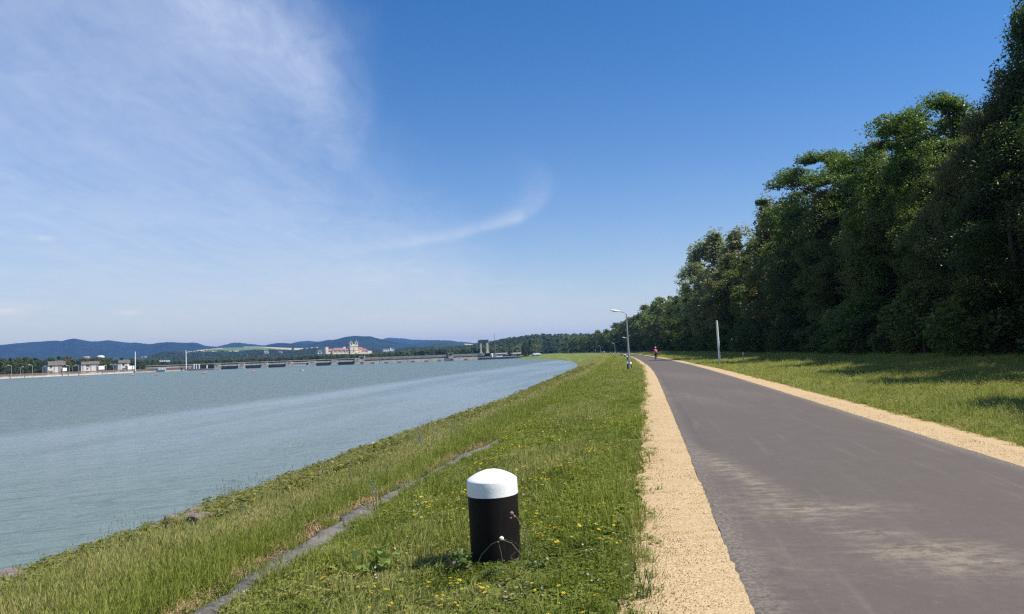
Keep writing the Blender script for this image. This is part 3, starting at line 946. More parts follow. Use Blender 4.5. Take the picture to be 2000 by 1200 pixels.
for px in (742, 797, 868.5):
    c0 = dp(px, 705)[0]
    MB().box(c0 - 0.25 * unit, c0 + 0.25 * unit, -1.12, -0.98, -0.5, zk - 0.1).build('expansion_joint', M_CONC_D, wall)
for a, b, t_, bt in ((702.5, 711.5, 696.6, 707.5), (876, 885, 690.2, 700.6)):
    ua, ub_ = dp(a, 700)[0], dp(b, 700)[0]; z1 = dp((a + b) / 2, t_)[1]; z0 = dp((a + b) / 2, bt)[1]
    tw = MB().box(ua, ub_, -2.2, 8, z0, z1).build('stair_tower', M_CONC, dam)
    w_ = ub_ - ua
    MB().box(ua - 0.5, ub_ + 0.5, -2.7, 8.5, z1, z1 + 0.55 * unit).build('flat_roof', M_CONC_L, tw)
    MB().box(ua + w_ * 0.2, ub_ - w_ * 0.12, -2.32, -2.15, z1 - 4.3 * unit, z1 - 1.0 * unit).build('window', M_GLASS, tw)
    MB().box(ua - w_ * 0.35, ua, -1.2, 6, z0, z1 - 2.5 * unit).build('side_bay', M_CONC_D, tw)
# dark landing wall at the right end
MB().box(dp(934, 700)[0] + 0.1, dp(1002, 699)[0] + 8, -1.5, 20, -2.5, dp(965, 698.4)[1]).build('landing_wall', M_STEEL_D, dam)
MB().box(dp(934, 700)[0] + 0.1, dp(1002, 699)[0] + 8, -1.0, 20, dp(965, 698.4)[1], dp(965, 697.6)[1]).build('landing_deck', M_CONC, dam)

# gantry crane on the powerhouse
def dam_world(u, y, z):
    c_, s_ = math.cos(rz_d), math.sin(rz_d)
    return (A_[0] + u * c_ - y * s_, A_[1] + u * s_ + y * c_, WATER + z)
ucr, zc = dp(946.5, 689.5)
crane = empty('gantry_crane', dam_world(ucr, 3, zr), rz_d, 'tall concrete coloured gantry crane standing on the dam at its right end', 'crane')
H_ = dp(946.5, 664.5)[1] - zr
un = unit * 1.08
MB().box(-9.2 * un, 7.6 * un, -3.5, 8, H_ - 5.6 * un, H_).build('machine_house', M_CONC_D, crane)
MB().box(-10.2 * un, 9.0 * un, -4.2, 8.6, H_, H_ + 0.6).build('roof_slab', M_CONC, crane)
MB().box(-11.0 * un, -9.2 * un, -2.5, 6, H_ - 7.5 * un, H_ - 1.5 * un).build('end_cabin', M_CONC_D, crane)
MB().box(8.2 * un, 9.6 * un, -2.5, 1, H_ - 3.2 * un, H_ - 0.3).build('end_cabin', M_WHITE, crane)
for x, y in ((-6.2, -2.5), (-6.2, 7), (5.0, -2.5), (7.6, 5.5)):
    lg = MB().box((x - 1.15) * un, (x + 1.15) * un, y - 0.9, y + 0.9, 1.6, H_ - 5.4 * un).build('leg', M_CONC_L, crane)
    MB().box((x - 2.4) * un, (x + 2.4) * un, y - 1.3, y + 1.3, 0, 1.6).build('bogie', M_CONC_L, lg)
MB().box(-1.2 * un, 1.0 * un, 0, 3, H_ - 8.6 * un, H_ - 5.4 * un).build('hoist', M_STEEL_D, crane)

# control tower of the lock, a mushroom shaped cabin behind the deck
st = Site(322, 714, 800)
ct = st.root('control_tower', 'mushroom shaped control cabin with white windows above the dam, near the lock', 'control tower')
st.box(MB(), 316.5, 326.5, 709, 714.5, 0, 5).build('shaft', M_CONC_D, ct)
st.box(MB(), 313.5, 330, 707.2, 709.6, -2, 7).build('cabin', M_CONC_D, ct)
st.box(MB(), 311.5, 331.5, 704.2, 707.2, -3, 8, (0.2, 0.2)).build('window_storey', M_CONC, ct)
for k in range(5):
    st.box(MB(), 312.2 + 3.9 * k, 314.4 + 3.9 * k, 705, 706.8, -3.15, -2.9).build('window', M_WHITE, ct)

# ------------------------------------------------------------------ lock quay at the left
Q0 = L_ + (L_ - L2_) * 0.9; Q1 = L2_ + (A_ - L2_) * 0.0
pts = [Q0, L_, L2_, A_ + np.array([-2, 2, 0])]
quay = empty('lock_quay', tuple(L_), 0.0, 'long beige quay wall with a brown guard rail in front of the lock houses', 'quay wall')
hq = 2.1; segs = []
for nm, y0, z0, z1, mt_ in (('wall', 0.0, -2.5, 1.5, M_CONC_L), ('coping', -0.25, 1.5, 1.75, M_CONC), ('guard_rail', 0.15, 2.2, 3.3, M_RAIL)):
    V = []; F = []
    for i, p in enumerate(pts):
        a = pts[max(i - 1, 0)]; b = pts[min(i + 1, len(pts) - 1)]
        t_ = (b - a)[:2]; t_ = t_ / np.linalg.norm(t_); nn = np.array([-t_[1], t_[0]])
        for yy, zz in ((y0, z0), (y0, z1), (y0 + (9 if nm != 'guard_rail' else 0.15), z1), (y0 + (9 if nm != 'guard_rail' else 0.15), z0)):
            V.append((p[0] + nn[0] * yy - L_[0], p[1] + nn[1] * yy - L_[1], zz))
    for i in range(len(pts) - 1):
        for k in range(4):
            F.append((i * 4 + k, i * 4 + (k + 1) % 4, i * 4 + 4 + (k + 1) % 4, i * 4 + 4 + k))
    F += [(0, 1, 2, 3), tuple((len(pts) - 1) * 4 + k for k in (3, 2, 1, 0))]
    MB().add(V, F).build(nm, mt_, quay)
for px in (121.5, 133.5, 154, 20, 48, 200):
    _, _, p = plane_pt(L_, L2_, px, 733)
    MB().box(p[0] - L_[0] - 0.35, p[0] - L_[0] + 0.35, p[1] - L_[1] - 0.5, p[1] - L_[1] + 0.1, -1, 3.4).build('post', M_CONC_D, quay)

def quay_depth(px):
    a, b = (L_, L2_) if px < 262 else (L2_, A_)
    return float(plane_pt(a, b, px, 730)[2][1])


def lock_house(c, base, roof, walls, strips, annex, wins, label, dirt):
    D = quay_depth(c) + 9
    s = Site(c, base, D, R(30))
    h = s.root('lock_house', label, 'house', 'lock houses on the quay')
    s.loc  # base point on the quay
    dy = 7.0
    wl_ = s.box(MB(), walls[0], walls[1], walls[2], base + 0.6, 0, dy).build('wall', M_OFFW, h)
    for a, b, t_, d in strips:
        s.box(MB(), a, b, t_, base + 0.4, -0.22, 0.3).build('wall_recess', M_CONC_D if d else M_CONC, h)
    rf = s.box(MB(), roof[0], roof[1], roof[2] + 0.4, roof[3], -0.9, dy + 0.9).build('roof', M_ROOFG, h)
    s.box(MB(), roof[0] + (roof[1] - roof[0]) * 0.5, roof[1], roof[2] - 0.8, roof[2] + 0.4, 2, 6).build('chimney', M_CONC_D, rf)
    for a, b, t_, bt in wins:
        w = s.box(MB(), a, b, t_, bt, -0.30, -0.05).build('window', M_GLASS, h)
        s.box(MB(), a - 0.25, b + 0.25, bt, bt + 0.35, -0.42, -0.05).build('sill', M_CONC, w)
    a, b, t_, m_, bt = annex
    s.box(MB(), a, b, t_, m_, -2.2, 3).build('sign_box', M_WHITE, h)
    s.box(MB(), a + 0.4, b - 0.2, m_, bt, -1.6, 3).build('annex', M_CONC, h)
    for k in range(3):
        x_ = a + 1 + (b - a - 2) * k / 2
        s.box(MB(), x_ - 0.25, x_ + 0.25, m_, bt, -1.75, -1.55).build('slat', M_CONC_D, h)
    return h
lock_house(110, 730.8, (94.5, 124, 705.5, 713.8), (95.6, 122.5, 713.8), [(105.6, 107, 713.5, 1), (113, 118.2, 713.5, 1)], (118.4, 125, 719, 725.2, 730.6),
           [(99, 102.5, 714.6, 718.6), (95.8, 98.6, 724.3, 726), (100, 103.2, 724.3, 726), (98.5, 103.5, 727.3, 730.8), (118.8, 123, 715, 718.6)], 'leftmost of the three lock houses, its brown roof the deepest', 0)
lock_house(176, 728.4, (159.5, 191, 706.4, 711.8), (161, 190, 711.8), [(163.2, 164.6, 712.2, 1), (176.8, 178, 712.2, 1), (186.6, 188.8, 711.6, 1)], (188.4, 198.3, 715.2, 722.4, 727.8),
           [(169, 171.5, 713, 716.2), (172.3, 174.6, 713, 716.2), (169.8, 172.4, 719.2, 721), (168, 174, 725, 728.3)], 'middle and widest of the three lock houses on the quay', 1)
lock_house(242, 726.8, (230.8, 252, 703.6, 709.4), (232.4, 251.5, 709.4), [(234.8, 236, 709.6, 1), (246, 247, 709.6, 1)], (246.8, 258, 714.9, 721.8, 728),
           [(239, 242.6, 710, 714), (244, 246, 715, 717), (239, 241.6, 719.4, 721.3), (242.3, 245.6, 719.4, 721.3), (235, 243, 722.6, 726.4)], 'narrow tall lock house beside the white mast, rightmost of three', 2)

# white masts
M_MAST = plain('white_mast_paint', (0.80, 0.79, 0.77), 0.45, 0.05, 0.5)
for px, t_, b_, lb in ((264.3, 687, 724.5, 'tall white signal mast at the end of the lock houses'), (363.6, 684, 721, 'tall white signal mast in front of the dam deck, right of the boat')):
    s = Site(px, b_, quay_depth(px) - 1.0)
    mk = s.root('signal_mast', lb, 'mast', 'white masts at the lock')
    hh = (b_ - t_) * s.k
    MB().lathe([(0.40, 0), (0.40, hh * 0.5), (0.34, hh * 0.9), (0.2, hh)], 10).build('pole', M_MAST, mk)
    MB().lathe([(0.8, -0.6), (0.8, 0.35), (0.5, 0.5)], 10).build('foot', M_CONC, mk)

# lamps along the quay
def quay_lamp():
    r = empty('quay_lamp', (0, 0, 0), 0, None, 'street lamp', 'small lamps along the lock quay')
    MB().tube([(0, 0, -0.5), (0, 0, 5.4), (-0.25, 0, 6.0), (-1.3, 0, 6.35)], [0.16, 0.12, 0.11, 0.1], 6).build('pole', plain('pale_green_lamp_post', (0.42, 0.46, 0.38), 0.6), r)
    MB().box(-2.3, -1.2, -0.22, 0.22, 6.25, 6.55, (0.2, 0.05)).build('lamp_head', M_LAMPW, r)
    return r
ql = quay_lamp()
qlab = ['lamp post nearest the left edge of the picture on the quay', 'low lamp post facing away, second from the left edge', 'lamp post midway between left edge and first lock house', 'lamp post facing away just left of the first lock house',
        'lamp post just right of the first lock house', 'lamp post facing away between first and middle lock house, left one', 'lamp post just left of the middle lock house, taller one', 'low lamp post touching the left side of the middle lock house',
        'low lamp post just right of the middle lock house', 'lamp post second to the right of the middle lock house', 'lamp post left of the narrow lock house, outermost of three', 'lamp post left of the narrow lock house, middle of three', 'lamp post touching the left side of the narrow lock house']
for k, (px, base, sc, fl) in enumerate([(22.5, 733.3, 1.25, 1), (40, 732.5, 1.0, -1), (63.5, 732.0, 1.25, 1), (83.5, 731.4, 1.05, -1), (135.5, 730.0, 1.12, 1), (141, 729.4, 1.0, -1), (153.5, 729.2, 1.12, 1), (159.5, 728.8, 1.0, -1),
                                    (203.5, 727.5, 1.0, -1), (208.5, 727.5, 1.0, 1), (221.5, 726.6, 1.12, 1), (225, 726.4, 1.1, -1), (229, 726.4, 1.1, 1)]):
    o = ql if k == 0 else copy_tree(ql)
    D = quay_depth(px) + (5 if fl > 0 else 16)
    o.location = tuple(point_at(px, base, D)); o.rotation_euler = (0, 0, 0.3 if fl > 0 else math.pi + 0.2); o.scale = (sc, sc, sc)
    o['label'] = qlab[k]

# red floats of the barrier in front of the lock
def float_proto():
    r = empty('buoy', (0, 0, 0), 0, None, 'buoy', 'red floats on the water before the dam')
    MB().tube([(-1.5, 0, 0.1), (-1.2, 0, 0.1), (1.2, 0, 0.1), (1.5, 0, 0.1)], [0.25, 0.55, 0.55, 0.25], 12).build('hull', M_RED, r)
    MB().tube([(-1.3, 0, 0.72), (1.3, 0, 0.72)], [0.09, 0.09], 6).build('hand_rail', M_WHITE, r)
    MB().tube([(0, 0, 0.6), (0, 0, 1.25)], [0.14, 0.10], 6).build('lamp', M_WHITE, r)
    return r
fp = float_proto()
buoy_lab = ['red float farthest left, below the first lock house', 'red float below the middle lock house, the largest looking one', 'red float just below the foot of the left mast',
            'small red float between the two white masts', 'red float with pale reflection right of the second mast', 'faint red float farthest right, below the weir']
for k, (px, py) in enumerate([(82, 740.8), (167, 737.3), (258.5, 734.2), (306, 733.4), (399, 730.2), (495, 727.2)]):
    o = fp if k == 0 else copy_tree(fp)
    p = ground_at(px, py, WATER); o.location = tuple(p); o.scale = (0.85, 0.75, 0.75); o.rotation_euler = (0, 0, 0.15 * (k % 3) - 0.1); o['label'] = buoy_lab[k]

# water birds resting on the river
def bird_mesh(dark):
    b = MB().lathe([(0.02, -0.55), (0.16, -0.42), (0.24, -0.1), (0.22, 0.2), (0.10, 0.5), (0.02, 0.62)], 10, (0, 0, 0.12), Euler((0, R(90), 0)).to_matrix())
    b.tube([(-0.38, 0, 0.2), (-0.5, 0, 0.42), (-0.48, 0, 0.62), (-0.56, 0, 0.70), (-0.72, 0, 0.68)], [0.10, 0.06, 0.05, 0.07, 0.02], 7)
    return b
for px, py, lb, mt_ in ((588.3, 724.4, 'dark water bird resting on the river below the weir', M_STEEL_D), (591.4, 724.3, 'white water bird resting beside the dark one on the river', M_WHITE), (365, 725.6, 'white water bird on the river under the right mast', M_WHITE)):
    p = ground_at(px, py, WATER)
    o = bird_mesh(0).build('water_bird', mt_, smooth=True); o.location = tuple(p); o.scale = (1.05, 1.05, 1.05)
    tag(o, lb, 'bird')

# boats by the dam
def boat(px0, px1, pw, top, lb, windows):
    s = Site((px0 + px1) / 2, pw, float(plane_pt(A_, B_, (px0 + px1) / 2, pw)[2][1]) - 9)
    b = s.root('passenger_boat', lb, 'boat')
    hl = (px1 - px0) * s.k / 2; w = 2.2
    z = (pw - top) * s.k
    hull = MB().add([(-hl, -w, 0.9), (hl * 0.82, -w, 0.9), (hl, 0, 1.05), (hl * 0.82, w, 0.9), (-hl, w, 0.9), (-hl * 0.96, -w * 0.8, -0.5), (hl * 0.75, -w * 0.8, -0.5), (hl * 0.88, 0, -0.5), (hl * 0.75, w * 0.8, -0.5), (-hl * 0.96, w * 0.8, -0.5)],
                    [(0, 1, 2, 3, 4), (9, 8, 7, 6, 5), (0, 5, 6, 1), (1, 6, 7, 2), (2, 7, 8, 3), (3, 8, 9, 4), (4, 9, 5, 0)]).build('hull', M_WHITE, b)
    MB().box(-hl * 0.9, hl * 0.6, -w * 0.8, w * 0.8, 0.9, z * 0.82).build('cabin', M_WHITE, b)
    MB().box(-hl * 0.94, hl * 0.66, -w * 0.9, w * 0.9, z * 0.82, z * 0.9).build('roof', M_WHITE, b)
    for k in range(windows):
        x = -hl * 0.84 + hl * 1.38 * k / windows
        MB().box(x, x + hl * 0.9 / windows, -w * 0.8 - 0.06, -w * 0.8 + 0.05, 0.9 + (z - 0.9) * 0.2, 0.9 + (z - 0.9) * 0.62).build('window', M_GLASS, b)
    return b
boat(572, 602.8, 715.6, 711.3, 'long white boat lying under the weir deck between two piers', 7)
boat(308.5, 324, 722.4, 717.6, 'short white boat moored at the lock wall between the masts', 4)

# ------------------------------------------------------------------ right end of the dam
def box_house(c, base, D, parts, name, label, cat, group=None):
    s = Site(c, base, D, R(18)); h = s.root(name, label, cat, group); out_ = {}
    for nm, a, b, t_, bt, y0, y1, mt_, par in parts:
        if nm.startswith('gable_'): o = s.gable(MB(), a, b, t_, bt, y0, y1).build(nm[6:], mt_, out_.get(par, h))
        elif nm.startswith('hip_'): o = s.gable(MB(), a, b, t_, bt, y0, y1, 'x', (b - a) * s.k * 0.22).build(nm[4:], mt_, out_.get(par, h))
        elif nm.startswith('end_'): o = s.gable(MB(), a, b, t_, bt, y0, y1, 'y').build(nm[4:], mt_, out_.get(par, h))
        else: o = s.box(MB(), a, b, t_, bt, y0, y1).build(nm, mt_, out_.get(par, h))
        out_[nm] = o
    return h
M_TILE = plain('red_roof_tiles', (0.29, 0.125, 0.09), 0.85, 0.22, 0.4)
M_CREAM = plain('cream_plaster', (0.66, 0.55, 0.37), 0.85, 0.12, 0.05)
M_PINK = plain('salmon_plaster', (0.62, 0.38, 0.27), 0.85, 0.12, 0.05)
M_COPPER = plain('green_copper', (0.13, 0.19, 0.17), 0.6, 0.2, 0.2)
M_SLATE = plain('slate_grey_roof', (0.10, 0.10, 0.115), 0.7, 0.2, 0.1)
M_WPL = plain('white_plaster', (0.75, 0.72, 0.66), 0.85, 0.08, 0.2)
box_house(980, 697.8, 915, [('wall', 970, 990, 691, 697.9, 0, 12, M_WPL, None), ('roof', 969, 990.8, 689.8, 691, -1, 13, M_WHITE, None), ('gate', 982, 984.6, 693.6, 697.8, -0.15, 0.2, M_GLASS, None), ('window', 973.4, 977.6, 693.6, 694.6, -0.15, 0.2, M_GLASS, None), ('canopy', 984.8, 992, 692.6, 693.8, -5, 0, M_CONC_D, None)],
          'white_hall', 'low bright white hall with a dark gate at the right end of the dam', 'hall')
box_house(1010, 697.4, 905, [('wall', 1003, 1016.5, 691, 697.4, 0, 8, M_CREAM, None), ('roof', 1000.8, 1017.6, 689.2, 691, -1.2, 9, M_WPL, None), ('window', 1004.6, 1007, 692.6, 696, -0.15, 0.2, M_PINK, None), ('window', 1009, 1012.6, 692.2, 696.6, -0.15, 0.2, M_GLASS, None), ('window', 1014, 1016, 692.4, 695.6, -0.15, 0.2, M_GLASS, None), ('terrace', 999.5, 1018, 697.4, 700, -3, 8, M_CONC_D, None)],
          'boat_house', 'cream house with flat pale roof beside the dark bush at the landing', 'house')
s = Site(960.5, 697.6, 912); tk = s.root('storage_tank', 'upright white round tank between the crane and the white hall', 'tank')
MB().lathe([(2.6 * s.k, 0), (2.6 * s.k, 5.6 * s.k), (2.0 * s.k, 6.6 * s.k), (0.2, 6.9 * s.k)], 18).build('shell', M_WPL, tk, smooth=True)
MB().box(0.3 * s.k, 1.2 * s.k, -2.9 * s.k, -2.4 * s.k, 0, 5 * s.k).build('ladder', M_CONC_D, tk)
box_house(951.5, 698.8, 880, [('wall', 948, 956, 696.6, 698.9, 0, 3, M_YEL, None), ('roof', 947.5, 956.5, 696.1, 696.6, -0.3, 3.3, M_CONC, None), ('door', 951, 952.2, 697, 698.8, -0.12, 0.1, M_STEEL_D, None)], 'kiosk', 'small ochre kiosk on the landing under the crane', 'kiosk')
s = Site(967.3, 695, 925); an = s.root('radio_mast', 'very thin lattice radio mast right of the crane', 'mast')
hm = 45 * s.k
MB().tube([(0, 0, 0), (0, 0, hm * 0.55), (0, 0, hm)], [0.5, 0.32, 0.12], 5).build('mast', M_CONC_D, an)
for k in (-1, 1): MB().tube([(k * 4.2, 2, 0), (0, 0, hm * 0.55)], 0.09, 4).build('guy_wire', M_CONC_D, an)
for k in range(3): MB().box(-1.1, 1.1, -0.12, 0.12, hm * (0.3 + 0.18 * k), hm * (0.3 + 0.18 * k) + 0.3).build('antenna', M_CONC_D, an)
# cars parked behind the hall
M_CARD = plain('dark_car_paint', (0.03, 0.032, 0.038), 0.3, 0.1, 1.0, spec=0.6)
M_TYRE = plain('tyre_rubber', (0.02, 0.02, 0.02), 0.8)
def car(loc, rz, mt_, lb):
    c = empty('parked_car', loc, rz, lb, 'car', 'cars parked at the landing')
    MB().box(-2.1, 2.1, -0.85, 0.85, 0.3, 0.85, (0.1, 0.06)).build('body', mt_, c)
    MB().box(-1.5, 1.0, -0.75, 0.75, 0.85, 1.45, (0.5, 0.15)).build('cabin', M_GLASS, c)
    for x in (-1.3, 1.3):
        for y in (-0.8, 0.8):
            MB().lathe([(0.32, -0.1), (0.32, 0.1)], 12, (x, y, 0.32), Euler((R(90), 0, 0)).to_matrix()).build('wheel', M_TYRE, c)
    return c
for px, py, mt_, lb in ((986, 698.2, M_CARD, 'dark parked car beside the white hall on the landing'), (992.5, 698.6, M_WHITE, 'white parked car at the edge of the landing'), (997, 698.4, M_CARD, 'dark parked car between the white hall and the cream house')):
    p = point_at(px, py, 896); car(tuple(p), 0.3, mt_, lb)
# pale greenish shed and white van on the right bank
box_house(1051, 695.6, 690, [('wall', 1044, 1056, 692.6, 696.4, 0, 8, plain('pale_green_sheet', (0.36, 0.45, 0.42), 0.6), None), ('gable_roof', 1043, 1057, 690.6, 692.6, -0.5, 8.5, plain('pale_green_roof', (0.45, 0.53, 0.50), 0.6), None), ('door', 1049, 1051, 693.4, 696.2, -0.1, 0.2, M_CONC_D, None)], 'bank_shed', 'pale green shed on the grassy bank under the far trees', 'shed')
s = Site(1036, 699.4, 770); 
for k, px in enumerate((1034, 1037.6)):
    p = point_at(px, 699.2, 770)
    o = MB().lathe([(0.05, 0), (0.5, 0.05), (0.6, 0.4), (0.45, 0.7), (0.1, 0.85)], 12).build('white_buoy', M_WHITE, None, smooth=True)
    o.location = tuple(p); tag(o, ('left' if k == 0 else 'right') + ' one of two white floats drawn up at the landing', 'buoy', 'white floats at the landing')

# ------------------------------------------------------------------ abbey on its rock, 3.6 km away
sA = Site(690, 691.3, slope_depth(V8, 690, 692.2, 22), R(22))
ab = sA.root('baroque_abbey', 'large cream abbey with twin towers and red roofs on the wooded rock', 'abbey')
SB = lambda nm, a, b, t_, bt, y0, y1, mt_, par=None: sA.box(MB(), a, b, t_, bt, y0, y1).build(nm, mt_, par or ab)
M_CRM = plain('warm_cream_plaster', (0.68, 0.57, 0.41), 0.85, 0.1, 0.05)
SB('end_tower', 637.6, 642.4, 678.8, 692, -6, 14, M_CRM); SB('link_wing', 642.4, 650.8, 686, 692, 6, 24, M_CREAM)
sA.gable(MB(), 642.4, 653, 681.8, 686, 4, 26, 'x', 0).build('roof', M_TILE, ab)
lw = SB('long_wing', 650.8, 682, 684.7, 692, 0, 26, M_CRM)
sA.gable(MB(), 650, 682.4, 679.9, 684.7, -1.5, 27, 'x', 14).build('roof', M_TILE, lw)
for k in range(13):
    a = 652 + k * 2.3
    SB('window', a, a + 0.9, 685.6, 688.4, -0.8, 0.5, M_GLASS, lw)
for k in range(4):
    a = 652 + k * 7.6
    SB('pilaster', a, a + 0.8, 684.8, 692, -1.2, 0.5, M_CREAM, lw)
SB('lantern_block', 673, 677, 677.9, 681.2, 10, 20, M_WPL)
rw = SB('right_wing', 697.5, 718, 684.4, 692, 2, 30, M_CREAM)
sA.gable(MB(), 696.8, 712, 677.8, 684, 2, 30, 'x', 6).build('roof', M_TILE, rw)
sA.gable(MB(), 708, 719, 680.6, 684.4, 0, 30, 'x', 8).build('roof', M_TILE, rw)
for k in range(8):
    a = 699 + k * 2.3
    SB('window', a, a + 0.9, 685.6, 688.0, 1.2, 2.5, M_GLASS, rw)
SB('arcade', 696.5, 704, 685, 688, -3, 2, M_PINK, rw)
tr = SB('terrace_bastion', 694, 720, 688.6, 693, -14, 10, M_CREAM); SB('terrace_wing', 717, 724.4, 685.6, 690.5, -8, 6, M_CREAM)
fc = SB('church_front', 683.4, 698, 676.6, 692, -4, 26, M_CREAM)
SB('portal', 689.4, 691.6, 679.8, 683, -4.8, -3, M_PINK, fc); SB('window', 689.8, 691, 684.8, 687.6, -4.8, -3, M_GLASS, fc)
SB('cornice', 683.0, 698.4, 683.2, 683.8, -5.2, 0, M_WPL, fc); SB('cornice', 683.0, 698.4, 676.2, 676.8, -5.2, 0, M_WPL, fc)
SB('centre_gable', 688, 693.4, 672.5, 676.4, -2, 3, M_CREAM, fc)
k_ = sA.k
for a, b, top in ((683.4, 688, 669.4), (693.2, 698, 668.6)):
    tw = SB('bell_tower', a, b, top, 677, -4, 8, M_CRM)
    xm, z1 = sA.q((a + b) / 2, top)
    for y_ in (673.5,): SB('belfry_opening', (a + b) / 2 - 0.7, (a + b) / 2 + 0.7, top + 1.2, top + 4.6, -4.8, -3.4, M_GLASS, tw)
    SB('cornice', a - 0.4, b + 0.4, top - 0.3, top + 0.3, -5, 9, M_CREAM, tw)
    MB().lathe([(2.3 * k_, 0), (2.5 * k_, 0.8 * k_), (2.0 * k_, 1.7 * k_), (1.0 * k_, 2.3 * k_), (0.75 * k_, 3.0 * k_), (0.9 * k_, 3.5 * k_), (0.3 * k_, 4.4 * k_), (0.16 * k_, 6.6 * k_)], 12, (xm, 2, z1)).build('onion_dome', M_COPPER, tw, smooth=True)
xm, z1 = sA.q(690.6, 676)
dm = MB().lathe([(3.4 * k_, -2), (3.4 * k_, 2.4 * k_), (3.5 * k_, 2.6 * k_), (3.0 * k_, 4.6 * k_), (1.8 * k_, 6.2 * k_), (0.9 * k_, 6.9 * k_), (0.8 * k_, 8.4 * k_), (0.3 * k_, 9.4 * k_), (0.12 * k_, 12 * k_)], 16, (xm, 48, z1)).build('church_dome', M_SLATE, ab, smooth=True)
xm, z0 = sA.q(690.6, 677)
sA.gable(MB(), 686, 696, 672, 678, 8, 60, 'y').build('nave_roof', M_SLATE, ab)

box_house(625, 691, slope_depth(V8, 625, 691.4, 22), [('wall', 621, 628.8, 687.6, 691.5, 0, 14, M_WPL, None), ('hip_roof', 620.4, 629.6, 684.4, 687.6, -1.5, 16, M_SLATE, None), ('bay', 624, 626, 688, 691.5, -0.5, 0.2, M_GLASS, None)], 'country_house', 'white house with grey hipped roof left of the abbey', 'house')
box_house(759, 686.3, slope_depth(V8, 759, 686.8, 22), [('wall', 749, 760, 683.4, 686.6, 0, 14, M_WPL, None), ('gable_roof', 748.6, 760.4, 681.8, 683.4, -1, 15, M_ROOFG, None), ('end_wing', 759, 771, 682.6, 686.0, 4, 16, M_WPL, None), ('tower', 762.4, 764.6, 679.8, 685, 2, 8, M_WPL, None), ('gable_north_roof', 764.6, 771.4, 681, 683, 3, 17, M_ROOFG, None), ('window', 752, 753, 684, 685.2, -0.4, 0.3, M_GLASS, None), ('window', 756, 757, 684, 685.2, -0.4, 0.3, M_GLASS, None)], 'manor_house', 'long white manor with small tower on the slope right of the abbey', 'manor')
for (c, b, w, hgt, D, lb) in ((520.5, 690.6, 4.2, 4, 3900, 'small white farmhouse under the pale fields'), (548.5, 689.2, 3.2, 2.4, 3900, 'tiny white farm shed right of the farmhouse'), (634, 692.8, 1.4, 1.6, 3300, 'tiny white hut in the trees below the abbey'), (285, 697.6, 2.4, 1.8, 2600, 'white village house on the slope behind the left mast'), (279, 698.4, 2.0, 1.5, 2600, 'low white village house, left of its neighbour behind the mast')):
    D = slope_depth(V8, c, b, 22)
    box_house(c, b, D, [('wall', c - w, c + w, b - hgt * 0.5, b + 0.6, 0, 12, M_WPL, None), ('gable_roof', c - w - 0.3, c + w + 0.3, b - hgt, b - hgt * 0.5, -1, 13, M_ROOFG, None), ('window', c - 0.5, c + 0.4, b - hgt * 0.4, b - hgt * 0.12, -0.4, 0.2, M_GLASS, None)], 'farm_house', lb, 'house')
# castle ruin and silo on the wooded hill at the right
box_house(993, 669.5, 1720, [('keep', 990.5, 995.5, 664, 671, 0, 8, M_OFFW, None), ('curtain_wall', 988.5, 1000, 667.4, 671, 1, 5, M_CONC_L, None), ('round_tower', 988, 990.6, 665, 671, -1, 4, M_CONC_D, None), ('window', 992.3, 993.3, 665.4, 667, -0.3, 0.2, M_GLASS, None)], 'hill_castle', 'small ruined castle on the wooded hill beyond the radio mast', 'castle')
M_DOME = plain('dome_sheet', (0.55, 0.55, 0.54), 0.6, 0.06)
# white domes above the trees at the left
for px, py, w, h_, lb in ((196.5, 697.4, 7.0, 3.0, 'bright white low dome above the trees behind the lock houses'), (168, 698.0, 7.4, 2.0, 'pale flat dome left of the bright white dome')):
    s = Site(px, py, 1500); d_ = s.root('storage_dome', lb, 'dome')
    MB().lathe([(w * s.k, -16), (w * s.k, 0), (w * s.k * 0.95, h_ * s.k * 0.35), (w * s.k * 0.72, h_ * s.k * 0.75), (w * s.k * 0.4, h_ * s.k * 0.95), (0.1, h_ * s.k)], 24).build('shell', M_DOME if w < 7.2 else M_CONC_D, d_, smooth=True)
    MB().lathe([(w * s.k * 1.02, -1.0), (w * s.k * 1.02, 0)], 24).build('rim', M_CONC, d_)
box_house(168, 703.4, 1150, [('ramp', 166, 171, 699.4, 701.4, 0, 5, M_WPL, None), ('support', 167.6, 169, 701.4, 708, 1, 3, M_CONC_D, None)], 'conveyor', 'small white sloping conveyor above the trees behind the middle house', 'conveyor')

# ================================================================== TREES
def unit_rows(a): return a / (np.linalg.norm(a, axis=-1, keepdims=True) + 1e-9)


def leaves_mesh(name, C, N, size, r, aspect=0.55, bend=0.25):
    """rhombic leaf sprays: C centres, N facing normals, size lengths"""
    n = len(C)
    t = unit_rows(r.normal(size=(n, 3)))
    u = unit_rows(np.cross(N, t)); v = np.cross(N, u)
    L = (size * 0.5)[:, None]; Wd = L * aspect * r.uniform(0.7, 1.3, (n, 1))
    dn = N * L * bend
    V = np.stack([C - u * L - dn, C + v * Wd, C + u * L - dn, C - v * Wd], 1).reshape(-1, 3)
    F = np.arange(n * 4).reshape(n, 4)
    return np_mesh(name, V, F)


